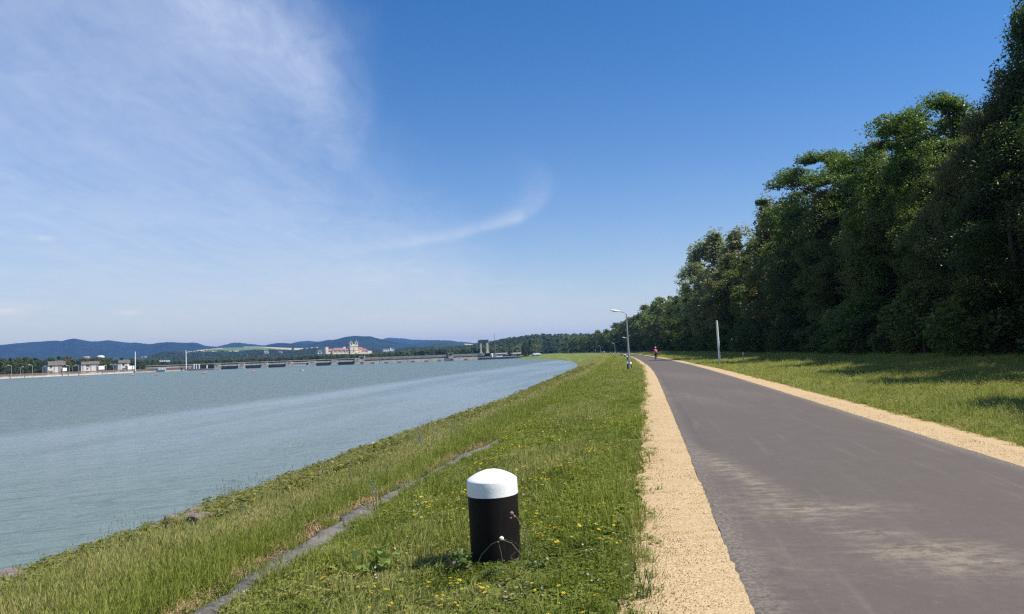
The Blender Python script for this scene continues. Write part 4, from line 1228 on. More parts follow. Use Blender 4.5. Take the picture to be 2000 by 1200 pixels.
def crown(name, H, Rad, low, nclump, per, leaf, seed, shape='round', clump=(0.10, 0.19), flat=0.65, droop=0.0, mat=None, rough_out=0.35):
    """crown of leaf sprays gathered in clumps on a limb structure; returns crown mesh and trunk mesh"""
    r = np.random.default_rng(seed)
    hc = H - low
    cs = []
    lobes = [(r.uniform(0, 2 * math.pi), r.uniform(0.2, 0.9), r.uniform(0.25, 0.5)) for _ in range(7)]
    while len(cs) < nclump:
        t = r.uniform(0, 1) ** 0.9
        if shape == 'round': rt = math.sin(math.pi * min(1, (t * 0.86 + 0.12))) ** 0.6
        elif shape == 'column': rt = (0.75 + 0.25 * math.sin(math.pi * t)) * (1 if t < 0.75 else math.sqrt(max(0, (1 - t) / 0.25)))
        elif shape == 'vase': rt = (0.45 + 0.65 * t) if t < 0.8 else 0.97 * math.sqrt(max(0, (1 - t) / 0.2))
        elif shape == 'spire': rt = (1 - t) ** 0.8 * 0.95 + 0.05
        else: rt = math.sqrt(max(0, 1 - t * t))
        a = r.uniform(0, 2 * math.pi)
        lob = 1.0
        for la, lt, ls in lobes:
            dd = math.cos(a - la) * 0.5 + 0.5
            lob += rough_out * (dd ** 4) * math.exp(-((t - lt) / ls) ** 2) - rough_out * 0.22
        rr = r.uniform(0.35, 1.0) ** 0.55 * rt * Rad * lob
        cs.append((rr * math.cos(a), rr * math.sin(a), low + t * hc * (0.97 + 0.05 * (lob - 1))))
    cs = np.array(cs)
    P = []; N = []; S = []
    for c in cs:
        cr_ = r.uniform(*clump) * (Rad * 2)
        n = int(per * r.uniform(0.6, 1.4))
        d = unit_rows(r.normal(size=(n, 3)))
        rad = cr_ * r.uniform(0.25, 1.0, (n, 1)) ** 0.5 * (1 + 0.25 * np.sin(d[:, :1] * 7 + c[0]))
        p = d * rad; p[:, 2] *= flat
        outw = np.array([c[0], c[1], 0.0]); outw = outw / (np.linalg.norm(outw) + 1e-6)
        if droop:
            k = (p @ outw); p[:, 2] -= droop * np.clip(k, 0, None) ** 1.2
        P.append(c + p)
        N.append(unit_rows(d * 0.5 + np.array([0, 0, 0.8]) + r.normal(size=(n, 3)) * 0.6))
        S.append(leaf * r.uniform(0.55, 1.45, n))
    P = np.concatenate(P); N = np.concatenate(N); S = np.concatenate(S)
    P[:, 2] = np.maximum(P[:, 2], 0.15)
    me = leaves_mesh(name, P, N, S, r)
    # trunk and limbs
    tb = MB(); r0 = max(0.12, H * 0.014)
    bx, by = r.normal(0, 0.25, 2)
    spine = [(0, 0, -0.6), (0.02, 0.03, H * 0.12), (bx * 0.5, by * 0.5, H * 0.4), (bx, by, H * 0.66), (bx * 1.3, by * 1.3, H * 0.9)]
    tb.tube(spine, [r0 * 1.35, r0, r0 * 0.7, r0 * 0.42, r0 * 0.1], 8)
    idx = r.permutation(len(cs))[:26]
    for i in idx:
        c = cs[i]; zb = max(H * 0.15, c[2] - (0.25 + 0.5 * r.uniform()) * math.hypot(c[0], c[1]) - 0.6)
        f = np.clip(zb / (H * 0.9), 0, 1)
        b = np.array([bx * f * 1.2, by * f * 1.2, zb])
        mid = (b + c) / 2 + np.array([0, 0, 0.25])
        tb.tube([b, mid, c], [r0 * 0.34 * (1 - f * 0.5), r0 * 0.2, r0 * 0.06], 5)
    return me, tb.mesh(name + '_limbs')


M_BARK = plain('grey_brown_bark', (0.11, 0.088, 0.068), 0.95, 0.3, 3.0)
M_LEAF = {
    'locust': leafy('locust_leaves', (0.050, 0.092, 0.014), (0.120, 0.180, 0.030), 0.45),
    'maple': leafy('maple_leaves', (0.026, 0.048, 0.011), (0.078, 0.116, 0.026), 0.44),
    'willow': leafy('silvery_leaves', (0.125, 0.142, 0.068), (0.280, 0.292, 0.150), 0.48),
    'ash': leafy('ash_leaves', (0.056, 0.086, 0.018), (0.140, 0.178, 0.046), 0.48),
    'olive': leafy('olive_brown_leaves', (0.080, 0.086, 0.028), (0.175, 0.178, 0.066), 0.45),
    'bramble': leafy('bramble_leaves', (0.120, 0.105, 0.022), (0.250, 0.260, 0.060), 0.3),
}
SPEC = {   # kind: shape, radius / height, lowest leaves, flatness, droop, outline roughness
    'locust': ('vase', 0.24, 0.10, 0.48, 0.12, 0.55), 'maple': ('round', 0.27, 0.06, 0.75, 0.0, 0.5), 'willow': ('round', 0.22, 0.08, 0.9, 0.06, 0.55),
    'ash': ('round', 0.26, 0.07, 0.62, 0.10, 0.6), 'olive': ('round', 0.26, 0.05, 0.65, 0.12, 0.55)}
NEAR = {}; MID = {}; FAR = {}
for i, (kd, (shp, rr, lw, fl_, dr, ro)) in enumerate(SPEC.items()):
    NEAR[kd] = [crown('crown', 20, 20 * rr, 20 * lw, 165, 340, 0.22, 100 + i * 7 + j, shp, (0.065, 0.165), fl_, dr, rough_out=ro) for j in range(2)]
    MID[kd] = [crown('crown', 20, 20 * rr, 20 * lw, 95, 135, 0.42, 200 + i * 7 + j, shp, (0.075, 0.18), fl_, dr, rough_out=ro) for j in range(2)]
    FAR[kd] = [crown('crown', 20, 20 * rr * 1.1, 20 * lw, 60, 36, 1.05, 300 + i * 7, shp, (0.10, 0.2), fl_, dr, rough_out=ro)]
SPIRE = [crown('crown', 20, 3.4, 1.2, 90, 40, 0.8, 411, 'spire', (0.1, 0.2), 0.8)]
SHRUB = {kd: [crown('foliage', 4, 2.3, 0.1, 60, 80, 0.26, 500 + i * 3 + j, 'dome', (0.10, 0.2), 0.7, 0.1) for j in range(2)] for i, kd in enumerate(('ash', 'maple', 'locust', 'willow'))}
for D_ in (NEAR, MID, FAR, SHRUB):
    for kd, L in D_.items():
        for cme, tme in L: cme.materials.append(M_LEAF[kd]); tme.materials.append(M_BARK)
for cme, tme in SPIRE: cme.materials.append(M_LEAF['maple']); tme.materials.append(M_BARK)


def plant(name, pair, loc, h, h0, label, cat, group=None, wide=1.0, rz=None):
    r_ = random.random() * 6.28 if rz is None else rz
    t = empty(name, tuple(loc), r_, label, cat, group)
    s = h / h0; t.scale = (s * wide, s * wide, s)
    for nm, me in (('crown' if name.endswith('tree') else 'foliage', pair[0]), ('trunk' if name.endswith('tree') else 'stem', pair[1])):
        o = bpy.data.objects.new(nm, me); COL.objects.link(o); o.parent = t
    return t


KNAME = {'locust': 'locust_tree', 'maple': 'maple_tree', 'willow': 'willow_tree', 'ash': 'ash_tree', 'olive': 'leafy_tree'}
KWORD = {'locust': 'bright green feathery tree', 'maple': 'dark green dense tree', 'willow': 'silvery grey-green tree', 'ash': 'mid green leafy tree', 'olive': 'olive brown leafy tree'}
WOOD = []          # (Z, s) of planted trees
rt_ = random.Random(5)


def station(px, lateral):
    """the station along the path where a tree at this lateral offset is seen in column px (near the horizon)"""
    zz = np.arange(20, 900, 0.5); x, y = path_pt(zz, np.full_like(zz, lateral))
    d = ray(px, 660); k = d[0] / d[1]
    return float(zz[int(np.argmin(np.abs(x / y - k)))])


def wood_tree(kind, px, top, lateral, label, wide=1.0, group='trees at the edge of the wood', detail=None):
    Z = station(px, lateral); x, y, z = on_ground(Z, lateral)
    d = ray(px, top); t = y / d[1]; h = EYE + d[2] * t - z
    D_ = detail or (NEAR if Z < 135 else MID)
    pair = D_[kind][rt_.randrange(len(D_[kind]))]
    WOOD.append((Z, lateral))
    return plant(KNAME[kind], pair, (x, y, z), h, 20.3, label, 'tree', group, wide)


# trees that can be told apart along the sky line, from the right edge of the picture leftwards
wood_tree('maple', 2082, -40, 24, 'tallest dark tree at the right edge of the picture, rising above its frame', 0.85)
wood_tree('olive', 2010, 110, 22, 'dark tree at the right edge leaning out below the tallest crown', 0.75)
wood_tree('locust', 1878, 168, 25, 'bright green feathery tree with broad rounded top, second highest from the right', 1.0)
wood_tree('olive', 1935, 235, 21.5, 'olive brown tree between the feathery round top and the right edge', 0.9)
wood_tree('maple', 1803, 205, 26, 'slim dark tree with pointed top left of the feathery round crown', 0.6)
wood_tree('willow', 1733, 256, 26, 'pale silvery slim treetop standing between two green crowns', 0.6)
wood_tree('locust', 1812, 250, 22, 'bright yellow green tree in front of the slim dark pointed one', 0.8)
wood_tree('locust', 1640, 278, 23, 'feathery tree whose flat crown juts out left against the sky', 1.15)
wood_tree('maple', 1700, 305, 26, 'dark tree filling the dip right of the jutting flat crown', 0.9)
wood_tree('maple', 1560, 380, 25, 'dark tree with broken top just left under the jutting flat crown', 0.8)
wood_tree('willow', 1512, 368, 23, 'silvery tree with two upright tufts at its top', 0.85)
wood_tree('willow', 1452, 440, 24, 'broad pale silvery tree right of its equally pale twin', 1.15)
wood_tree('willow', 1405, 438, 23, 'broad pale silvery tree above the white post, with rounded top', 1.2)
wood_tree('willow', 1366, 492, 23, 'slim silvery tree standing at the left foot of the pale pair', 0.8)
wood_tree('ash', 1345, 545, 22, 'green tree leaning below the slim silvery one, above the cyclist', 0.9)
wood_tree('locust', 1327, 628, 19.5, 'small light green sapling standing in front of the wood behind the cyclist', 1.2)
wood_tree('ash', 1292, 576, 22, 'rounded green tree above the head of the cyclist', 1.0)
wood_tree('olive', 1262, 592, 23, 'olive tree behind the street lamp at the front', 1.0)
# the rest of the edge and the inner rows
prof = np.array([[20, 22], [45, 23], [55, 21], [62, 21], [75, 22], [94, 25], [112, 26], [140, 27], [178, 28], [230, 29], [255, 25], [340, 26], [450, 27], [560, 26], [700, 22], [900, 18]])
kinds = ['maple', 'ash', 'olive', 'locust', 'willow', 'maple', 'ash', 'olive']
def fill_row(lat, step, z0, z1, hf, jit, label, group):
    Z = z0
    while Z < z1:
        Zj = Z + rt_.uniform(-jit, jit); s = lat + rt_.uniform(-1.2, 1.2)
        if all((Zj - a) ** 2 + (s - b) ** 2 > 9 for a, b in WOOD):
            kd = kinds[rt_.randrange(len(kinds))]
            if kd == 'willow' and Zj < 165: kd = 'ash'
            if 215 < Zj < 330 and rt_.random() < 0.5: kd = 'ash'
            h = np.interp(Zj, prof[:, 0], prof[:, 1]) * (hf if Zj > 60 else max(hf, 0.84)) * rt_.uniform(0.78, 1.04)
            x, y, z = on_ground(Zj, s)
            D_ = NEAR if 30 < Zj < 120 else (MID if Zj < 330 else FAR)
            pair = D_[kd][rt_.randrange(len(D_[kd]))]
            plant(KNAME[kd], pair, (x, y, z), h, 20.3, label.format(KWORD[kd]), 'tree', group.format(kd), rt_.uniform(0.85, 1.2))
            WOOD.append((Zj, s))
        Z += step * (1 if Z < 250 else 1.5)
fill_row(21.5, 5.2, 24, 330, 0.80, 1.5, '{} in the front row of the wood right of the path', 'front row of the wood, {}')
fill_row(21.5, 6.0, 330, 860, 0.92, 2.0, '{} in the far row of trees where the path bends left', 'far trees at the bend, {}')
for Zj, s_, h_ in ((7, 20.5, 17.8), (12.5, 20, 19.3), (18.5, 21, 21.6)):
    x, y, z = on_ground(Zj, s_); plant('ash_tree', NEAR['ash'][0], (x, y, z), h_, 20.3, 'leafy tree beside the viewer whose shade falls on the near meadow', 'tree', 'trees beside the viewer', 0.9)
fill_row(27, 6.0, 22, 330, 0.90, 2.0, '{} in the second row of the wood', 'second row of the wood, {}')
fill_row(34, 7.5, 20, 330, 0.97, 2.5, '{} deep inside the wood', 'inner wood, {}')
fill_row(30, 9.0, 330, 700, 1.0, 2.5, '{} in the far row of trees where the path bends left', 'far trees at the bend, {}')
# bushes that close the foot of the wood
Z = 26.0
while Z < 330:
    s = 19.0 + rt_.uniform(-0.9, 1.4); kd = ('ash', 'maple', 'maple', 'ash', 'locust')[rt_.randrange(5)]
    x, y, z = on_ground(Z, s)
    plant('wood_edge_bush', SHRUB[kd][rt_.randrange(2)], (x, y, z), rt_.uniform(2.6, 6.0), 4.2, 'dark leafy bush at the foot of the wood edge', 'bush', 'bushes along the wood edge', rt_.uniform(0.9, 1.5))
    Z += rt_.uniform(2.6, 4.6) * (1 if Z < 150 else 1.7)

# hanging pale sprays and lone bushes noticed on the wood's face
for px, py, h, lb in ((1535, 640, 6.0, 'pale grey-green hanging bush on the dark face of the wood'), (1425, 655, 5.0, 'pale bush behind the white post'), (1640, 640, 5.0, 'small bright bush low in the dark wood')):
    Z = station(px, 19.5); x, y, z = on_ground(Z, 19.5)
    plant('edge_bush', SHRUB['willow'][0], (x, y, z), h, 4.2, lb, 'bush', None, 0.8)

# single trees at the landing and on the far hill
def lone(kind, px, top, base, D, label, wide=1.0, pair=None, name=None, group=None):
    p = point_at(px, base, D); q = point_at(px, top, D)
    pr = pair or FAR[kind][0]
    return plant(name or KNAME[kind], pr, p, q[2] - p[2], 20.3, label, 'tree', group, wide)
lone('maple', 1027, 667, 699.5, 860, 'big round dark tree right of the cream house at the landing', 1.25, MID['maple'][0])
lone('willow', 1046, 671, 698, 900, 'pale tree right behind the big dark one at the landing', 1.0, MID['willow'][0])
lone('locust', 985, 682, 693, 1000, 'light green tree behind the white hall', 1.4)
lone('olive', 1000, 683, 693, 1000, 'olive tree behind the gap of white hall and cream house', 1.3)
lone('maple', 998.2, 658.5, 670.5, 1745, 'dark pointed tree standing out beside the castle on the hill', 0.85, SPIRE[0], 'cypress_tree')
lone('ash', 990, 663, 671, 1748, 'small tree left of the castle on the hill', 1.0)
# crowns of the bend's background and the valley behind the landing
g2 = random.Random(9)
for k in range(46):
    px = g2.uniform(1000, 1235); D = g2.uniform(900, 1500)
    top = np.interp(px, [1000, 1040, 1060, 1100, 1130, 1170, 1235], [672, 659, 655, 659, 656, 648, 640]) + g2.uniform(0, 9)
    kd = kinds[g2.randrange(8)]
    p = point_at(px, 690, D); base = -1.0; q = point_at(px, top, D)
    if q[2] - base < 9: continue
    plant(KNAME[kd], FAR[kd][0], (p[0], p[1], base), q[2] - base, 20.3, KWORD[kd] + ' in the distant wood beyond the bend of the river', 'tree', 'distant wood beyond the bend, ' + kd, 1.1 * max(0.8, 26 / (q[2] - base)))
# trees behind the lock houses on the left bank
for k in range(64):
    px = -20 + k * 5.6 + g2.uniform(-2, 2); back = g2.choice([24, 45, 70, 95])
    D = (quay_depth(min(px, 380))) + back
    top = np.interp(px, [-20, 0, 40, 55, 62, 80, 130, 150, 175, 200, 225, 255, 275, 300, 330, 345], [697, 698, 697, 694, 696, 700, 693.5, 699, 701, 698, 699, 698, 699, 702, 707, 709]) + g2.choice([0, 0, 1, 2.5, 4, 7])
    kd = kinds[g2.randrange(8)] if not 122 < px < 160 else 'olive'
    p = point_at(px, 725, D); q = point_at(px, top, D)
    plant(KNAME[kd], (MID if k % 2 else FAR)[kd][0], (p[0], p[1], -1.2), q[2] + 1.2, 20.3, KWORD[kd] + ' on the left bank behind the lock quay', 'tree', 'trees behind the lock quay, ' + kd, g2.uniform(1.0, 1.4) * (12 / max(6, q[2] + 1.2)) ** 0.5)


for k, (px, top) in enumerate(((157, 700), (163, 698.6), (169, 698.2), (176, 699), (184, 698.4), (190, 697.2), (197, 697.4), (203, 697.8), (210, 698.6))):
    D = quay_depth(px) + 60; p = point_at(px, 725, D); q = point_at(px, top, D)
    plant('ash_tree', MID['ash'][k % 2], (p[0], p[1], -1.2), q[2] + 1.2, 20.3, 'green tree in front of the pale domes behind the lock houses', 'tree', 'trees in front of the domes', 1.5)


# ------------------------------------------------------------------ far woods that read as one mass
canopy_src = [source('canopy_tree', FAR[kd][0][0], []) for kd in ('maple', 'ash', 'olive', 'willow')]
r5 = np.random.default_rng(21)
def canopy(name, label, P, H, seed):
    r = np.random.default_rng(seed); n = len(P)
    rot = np.zeros((n, 3)); rot[:, 2] = r.uniform(0, 6.28, n)
    s = H / 20.0; w = s * r.uniform(1.0, 1.5, n)
    vid = r.choice(4, n, p=[0.34, 0.4, 0.19, 0.07])
    return scatter(name, P, rot, np.stack([w, w, s], 1), vid, canopy_src, label)
# wood on the flat land behind the dam
P = []; H = []
for k in range(2600):
    px = r5.uniform(330, 1000); D = 1120 + 700 * r5.uniform() ** 1.6
    top = np.interp(px, [330, 400, 500, 560, 640, 700, 740, 760, 800, 850, 900, 940, 1000], [706, 702.5, 699, 697.5, 692.5, 691.5, 690.5, 688.5, 685, 681.5, 680, 677.5, 678]) + r5.exponential(2.2)
    q = point_at(px, top, D); h = q[2] + 1.2
    if h < 5: continue
    P.append((q[0], q[1], -1.2)); H.append(min(h, 30))
canopy('riverside_forest', 'dense green wood on the flat bank behind the dam', np.array(P), np.array(H), 31)
def slope_points(V, n, seed, rows):
    r = np.random.default_rng(seed)
    i = r.uniform(0.15, 1, n) ** 0.7 * (rows - 1.01); j = r.uniform(0, V.shape[1] - 1.01, n)
    i0, j0 = i.astype(int), j.astype(int); fi, fj = (i - i0)[:, None], (j - j0)[:, None]
    return V[i0, j0] * (1 - fi) * (1 - fj) + V[i0 + 1, j0] * fi * (1 - fj) + V[i0, j0 + 1] * (1 - fi) * fj + V[i0 + 1, j0 + 1] * fi * fj
def photo_px(P):
    c = np.array([[c_right.x, c_right.y, c_right.z], [c_up.x, c_up.y, c_up.z], [-c_back.x, -c_back.y, -c_back.z]])
    q = (P - np.array([0, 0, EYE])) @ c.T
    return 1000 + FPX * q[:, 0] / q[:, 2], 600 - FPX * q[:, 1] / q[:, 2]
P = slope_points(V8, 5600, 41, 22)
# clearings round the abbey and the houses on the slope
kx, ky = photo_px(P); ok = np.ones(len(P), bool)
for a, b, t_, bt in ((631, 729, 676, 699), (618, 632, 680, 697), (746, 774, 676, 692), (514, 527, 682, 696), (543, 554, 682, 694), (631, 637, 688, 698), (275, 290, 692, 703)): ok &= ~((kx > a) & (kx < b) & (ky > t_) & (ky < bt))
P = P[ok]; P[:, 2] -= 7
canopy('hill_forest', 'dark wood covering the low hills below the abbey', P, r5.uniform(11, 19, len(P)), 42)
P = slope_points(V9, 2600, 43, 18); P[:, 2] -= 6
canopy('hill_forest', 'green wood covering the hill at the right beyond the landing', P, r5.uniform(10, 17, len(P)), 44)

# ================================================================== NEAR GROUND COVER
def grass_material(name, c0, c1, dry, trans=0.45):
    mt, t, b = new_mat(name)
    ti, dr = attr(t, 'tint', 'INSTANCER'), attr(t, 'dry', 'INSTANCER')
    rp = X(t, t.nodes.new('ShaderNodeNewGeometry').outputs['Random Per Island'])
    c = mixc(t, (ti * 0.75 + rp * 0.35).clamp(), c0, c1)
    c = mixc(t, (dr + (rp - 0.5) * 0.5).clamp(), c, dry)
    t.links.new(c, b.inputs['Base Color'])
    b.inputs['Roughness'].default_value = 0.55; b.inputs['Specular IOR Level'].default_value = 0.22
    tr = t.nodes.new('ShaderNodeBsdfTranslucent'); t.links.new(c, tr.inputs['Color'])
    mx = t.nodes.new('ShaderNodeMixShader'); mx.inputs[0].default_value = trans
    t.links.new(b.outputs[0], mx.inputs[1]); t.links.new(tr.outputs[0], mx.inputs[2])
    t.links.new(mx.outputs[0], t.nodes['Material Output'].inputs['Surface'])
    return mt


M_GRASS = grass_material('grass_blades', (0.092, 0.138, 0.014), (0.262, 0.305, 0.040), (0.480, 0.425, 0.185))
M_STRAW = plain('dry_straw', (0.36, 0.25, 0.13), 0.8, 0.25, 30)


def tuft(name, n, h, rad, w, seed, lean=0.5, heads=0):
    """a tuft of bent tapering blades, some carrying a seed head"""
    r = np.random.default_rng(seed); V = []; F = []
    for k in range(n):
        a, q = r.uniform(0, 6.28), rad * math.sqrt(r.uniform())
        b = np.array([q * math.cos(a), q * math.sin(a), -0.02])
        d = r.uniform(0, 6.28); ln = r.uniform(0.05, 1) * lean
        hh = h * r.uniform(0.5, 1.15); dirv = np.array([math.cos(d), math.sin(d), 0]); sd = np.array([-math.sin(d + 0.6), math.cos(d + 0.6), 0]) * w * 0.5
        m_ = b + dirv * hh * ln * 0.35 + np.array([0, 0, hh * 0.62]); t_ = b + dirv * hh * ln * 1.0 + np.array([0, 0, hh * (1 - 0.3 * ln)])
        i = len(V); V += [b - sd, b + sd, m_ + sd * 0.8, m_ - sd * 0.8, t_]
        F += [(i, i + 1, i + 2, i + 3), (i + 3, i + 2, i + 4)]
        if k < heads:
            i = len(V); e = sd / (np.linalg.norm(sd) + 1e-9) * 0.006
            V += [t_, t_ + e + (0, 0, h * 0.06), t_ + dirv * 0.02 + (0, 0, h * 0.2), t_ - e + (0, 0, h * 0.06)]; F += [(i, i + 1, i + 2, i + 3)]
    me = bpy.data.meshes.new(name); me.from_pydata([tuple(map(float, v)) for v in V], [], F); me.update(); return me


def rosette(name, n, size, h, seed, up=0.5):
    r = np.random.default_rng(seed)
    a = r.uniform(0, 6.28, n); q = size * 2.2 * np.sqrt(r.uniform(0.02, 1, n))
    C = np.stack([q * np.cos(a), q * np.sin(a), h * r.uniform(0.25, 1.0, n)], 1)
    N = unit_rows(np.stack([np.cos(a) * 0.5, np.sin(a) * 0.5, np.full(n, up + 0.5)], 1) + r.normal(size=(n, 3)) * 0.35)
    return leaves_mesh(name, C, N, size * r.uniform(0.6, 1.3, n), r, 0.7)


G_SRC = [source('short_grass', tuft('short_grass', 26, 0.10, 0.065, 0.0055, 1, 0.75), M_GRASS), source('short_grass', tuft('short_grass', 26, 0.13, 0.07, 0.006, 2, 0.6, 2), M_GRASS),
         source('short_grass', tuft('short_grass', 30, 0.075, 0.07, 0.006, 3, 1.0), M_GRASS), source('clover', rosette('clover', 26, 0.028, 0.08, 4), M_GRASS),
         source('tall_grass', tuft('tall_grass', 26, 0.30, 0.08, 0.0065, 5, 0.55, 4), M_GRASS), source('tall_grass', tuft('tall_grass', 24, 0.24, 0.08, 0.007, 6, 0.7, 2), M_GRASS),
         source('tall_grass', tuft('tall_grass', 22, 0.36, 0.08, 0.006, 7, 0.4, 9), M_GRASS)]


def in_view(P, mg=160):
    c = np.array([[c_right.x, c_right.y, c_right.z], [c_up.x, c_up.y, c_up.z], [-c_back.x, -c_back.y, -c_back.z]])
    q = (P - np.array([0, 0, EYE])) @ c.T
    d = np.maximum(q[:, 2], 0.3)
    px = 1000 + FPX * q[:, 0] / d; py = 600 - FPX * q[:, 1] / d
    return (q[:, 2] > 0.3) & (px > -mg) & (px < 2000 + mg) & (py < 1200 + mg)


def cover(s0, s1, bands, seed):
    r = np.random.default_rng(seed); out_ = []
    for z0, z1, dens, sc in bands:
        n = int((z1 - z0) * (s1 - s0) * dens)
        Z = r.uniform(z0, z1, n); s = r.uniform(s0, s1, n)
        x, y, z = on_ground(Z, s); P = np.stack([x, y, z], 1); k = in_view(P)
        out_.append(np.column_stack([P[k], Z[k], s[k], np.full(k.sum(), sc)]))
    return np.concatenate(out_)


BANDS = [(2.6, 7.5, 430, 1.0), (7.5, 14, 230, 1.15), (14, 26, 110, 1.5), (26, 48, 42, 2.2), (48, 90, 15, 3.2), (90, 170, 4.6, 5.0), (170, 330, 1.3, 8.0)]
rg = np.random.default_rng(77)


def make_grass(name, label, A, vid, hs, tint, dry):
    n = len(A); rot = np.column_stack([rg.normal(0, 0.12, n), rg.normal(0, 0.12, n), rg.uniform(0, 6.28, n)])
    w = A[:, 5] * rg.uniform(0.8, 1.25, n); hz_ = hs * (A[:, 5] ** 0.30) * rg.uniform(0.7, 1.3, n)
    return scatter(name, A[:, :3], rot, np.stack([w, w, hz_], 1), vid, G_SRC, label, {'tint': np.clip(tint, 0, 1), 'dry': np.clip(dry, 0, 1)})


KZ = [0, 4.9, 5.8, 7.5, 12, 14, 16, 17.4]; KS = [-5.6, -5.71, -5.79, -5.95, -6.03, -5.97, -5.75, -5.6]
def seat(px, py):
    """station and offset of the bank surface seen at a pixel"""
    d = ray(px, py); best = None
    for t in np.arange(3.0, 160, 0.1):
        p = np.array([0, 0, EYE]) + d * t; Zq, sq = path_s(p[0], p[1])
        if p[2] <= ground_z(Zq, sq): return float(Zq), float(sq)
    return float(Zq), float(sq)
# upper bank between gravel and kerb
def kerb_s(Z): return np.interp(Z, KZ, KS)
A = cover(-6.0, -2.42, BANDS, 1); Z, s = A[:, 3], A[:, 4]
edge = np.clip((s + 2.95) / 0.5, 0, 1); keep = rg.uniform(size=len(A)) > edge * 0.93
keep &= ~((np.abs(s - kerb_s(Z)) < 0.115) & (Z < 15.8) & (rg.uniform(size=len(A)) < 0.9))
keep &= (vnoise(A[:, 0], A[:, 1], 3.1, 33) > -0.62) | (rg.uniform(size=len(A)) < 0.5)
A = A[keep]; Z, s = A[:, 3], A[:, 4]; n = len(A)
p1 = vnoise(A[:, 0], A[:, 1], 0.9, 11); p2_ = vnoise(A[:, 0], A[:, 1], 2.4, 12); p3_ = vnoise(A[:, 0], A[:, 1], 0.35, 13)
lush = np.exp(-((s + 3.15) / 0.4) ** 2) * (Z < 30) + np.exp(-((s + 5.3) / 0.5) ** 2) * 0.5
vid = np.where(rg.uniform(size=n) < 0.16 + 0.3 * lush, 3, rg.integers(0, 3, n)); vid = np.where((rg.uniform(size=n) < 0.05), 5, vid)
tint = 0.50 + 0.38 * p1 + 0.25 * p2_ + 0.1 * lush; dry = 0.13 + 0.38 * np.clip(p2_ * 0.8 + p3_ * 0.9 + 0.1, -0.35, 1) - 0.25 * lush + 0.12 * np.clip((Z - 30) / 40, 0, 1)
hs = 0.84 + 0.45 * p1 + 0.25 * p3_ + 0.15 * np.clip((Z - 25) / 50, 0, 1)
make_grass('meadow_grass', 'short mixed grass between gravel shoulder and concrete kerb', A, vid, np.clip(hs, 0.45, 1.8), tint, dry)
PILE = [seat(px, py) for px, py in ((305, 1040), (325, 1034), (345, 1028), (372, 1020), (392, 1026), (8, 1150), (716, 881), (500, 965))]
def off_pile(A, rad=0.95):
    k = np.ones(len(A), bool)
    for a, b in PILE: k &= (((A[:, 3] - a) / 1.6) ** 2 + (A[:, 4] - b) ** 2) > (rad * rg.uniform(0.5, 1.1, len(A))) ** 2
    return A[k]
# steeper bank below the kerb
B = [(a, b, d * 0.75, sc) for a, b, d, sc in BANDS]
A = off_pile(cover(-10.4, -5.95, B, 2), 0.9); A = A[(A[:, 4] < kerb_s(A[:, 3]) - 0.05)]; Z, s = A[:, 3], A[:, 4]
keep = ~((s > kerb_s(Z) - 0.36) & (Z < 15.8) & (rg.uniform(size=len(A)) < 0.9)); A = A[keep]; Z, s = A[:, 3], A[:, 4]; n = len(A)
p1 = vnoise(A[:, 0], A[:, 1], 0.8, 14); p2_ = vnoise(A[:, 0], A[:, 1], 2.2, 15)
pale = np.exp(-((s + 7.7 + p1 * 0.25) / 0.58) ** 2) * np.clip(0.7 + 0.5 * p2_, 0.3, 1)
vid = rg.choice([4, 5, 6], n, p=[0.45, 0.4, 0.15]); vid = np.where(rg.uniform(size=n) < pale * 0.6, 6, vid); vid = np.where((s < -8.25) & (rg.uniform(size=n) < 0.8), rg.integers(0, 4, n), vid)
tint = 0.74 + 0.2 * p1 + 0.15 * p2_ - 0.30 * (s < -8.25); dry = 0.05 + 0.88 * pale + 0.14 * p2_ + 0.24 * (s < -8.4)
hs = (0.80 + 0.22 * p1) * np.where(s < -8.7, 0.62, 1) * np.interp(s, [-9, -6.4], [0.9, 0.95])
make_grass('bank_grass', 'tall bright grass with a pale seeding belt on the river bank', A, vid, np.clip(hs, 0.3, 1.2), tint, dry)
# lower margin; the open pile of stones is kept free of plants
B = [(a, b, d * 0.55, sc) for a, b, d, sc in BANDS]
A = off_pile(cover(-16.6, -9.6, B, 3)); Z, s = A[:, 3], A[:, 4]; n = len(A)
p1 = vnoise(A[:, 0], A[:, 1], 1.0, 16); p2_ = vnoise(A[:, 0], A[:, 1], 2.6, 17)
keep = (p2_ + 0.35 * rg.normal(size=n) > -0.25) & (A[:, 2] > WATER + 0.03); A = A[keep]; n = len(A); p1 = p1[keep]; p2_ = p2_[keep]
vid = rg.choice([0, 1, 3, 4, 6], n, p=[0.38, 0.27, 0.25, 0.07, 0.03])
make_grass('margin_grass', 'olive and rusty weeds along the water line', A, vid, 0.8 + 0.3 * p1, 0.40 + 0.3 * p1, 0.42 + 0.35 * p2_)
# right meadow
B = [(9, 16, 150, 1.2), (16, 28, 95, 1.5), (28, 48, 42, 2.2), (48, 90, 15, 3.2), (90, 170, 4.5, 5.0), (170, 330, 1.2, 8.0)]
A = cover(2.72, 20.0, B, 4); Z, s = A[:, 3], A[:, 4]
keep = rg.uniform(size=len(A)) > np.clip((3.2 - s) / 0.5, 0, 1) * 0.93; A = A[keep]; Z, s = A[:, 3], A[:, 4]; n = len(A)
p1 = vnoise(A[:, 0], A[:, 1], 0.6, 18); p2_ = vnoise(A[:, 0], A[:, 1], 1.9, 19)
vid = rg.choice([0, 1, 2, 3, 5], n, p=[0.3, 0.25, 0.2, 0.15, 0.1])
make_grass('meadow_grass', 'sunny meadow grass between path and wood', A, vid, 0.95 + 0.3 * p1, 0.95 + 0.25 * p1 + 0.1 * p2_, 0.26 + 0.28 * p2_)

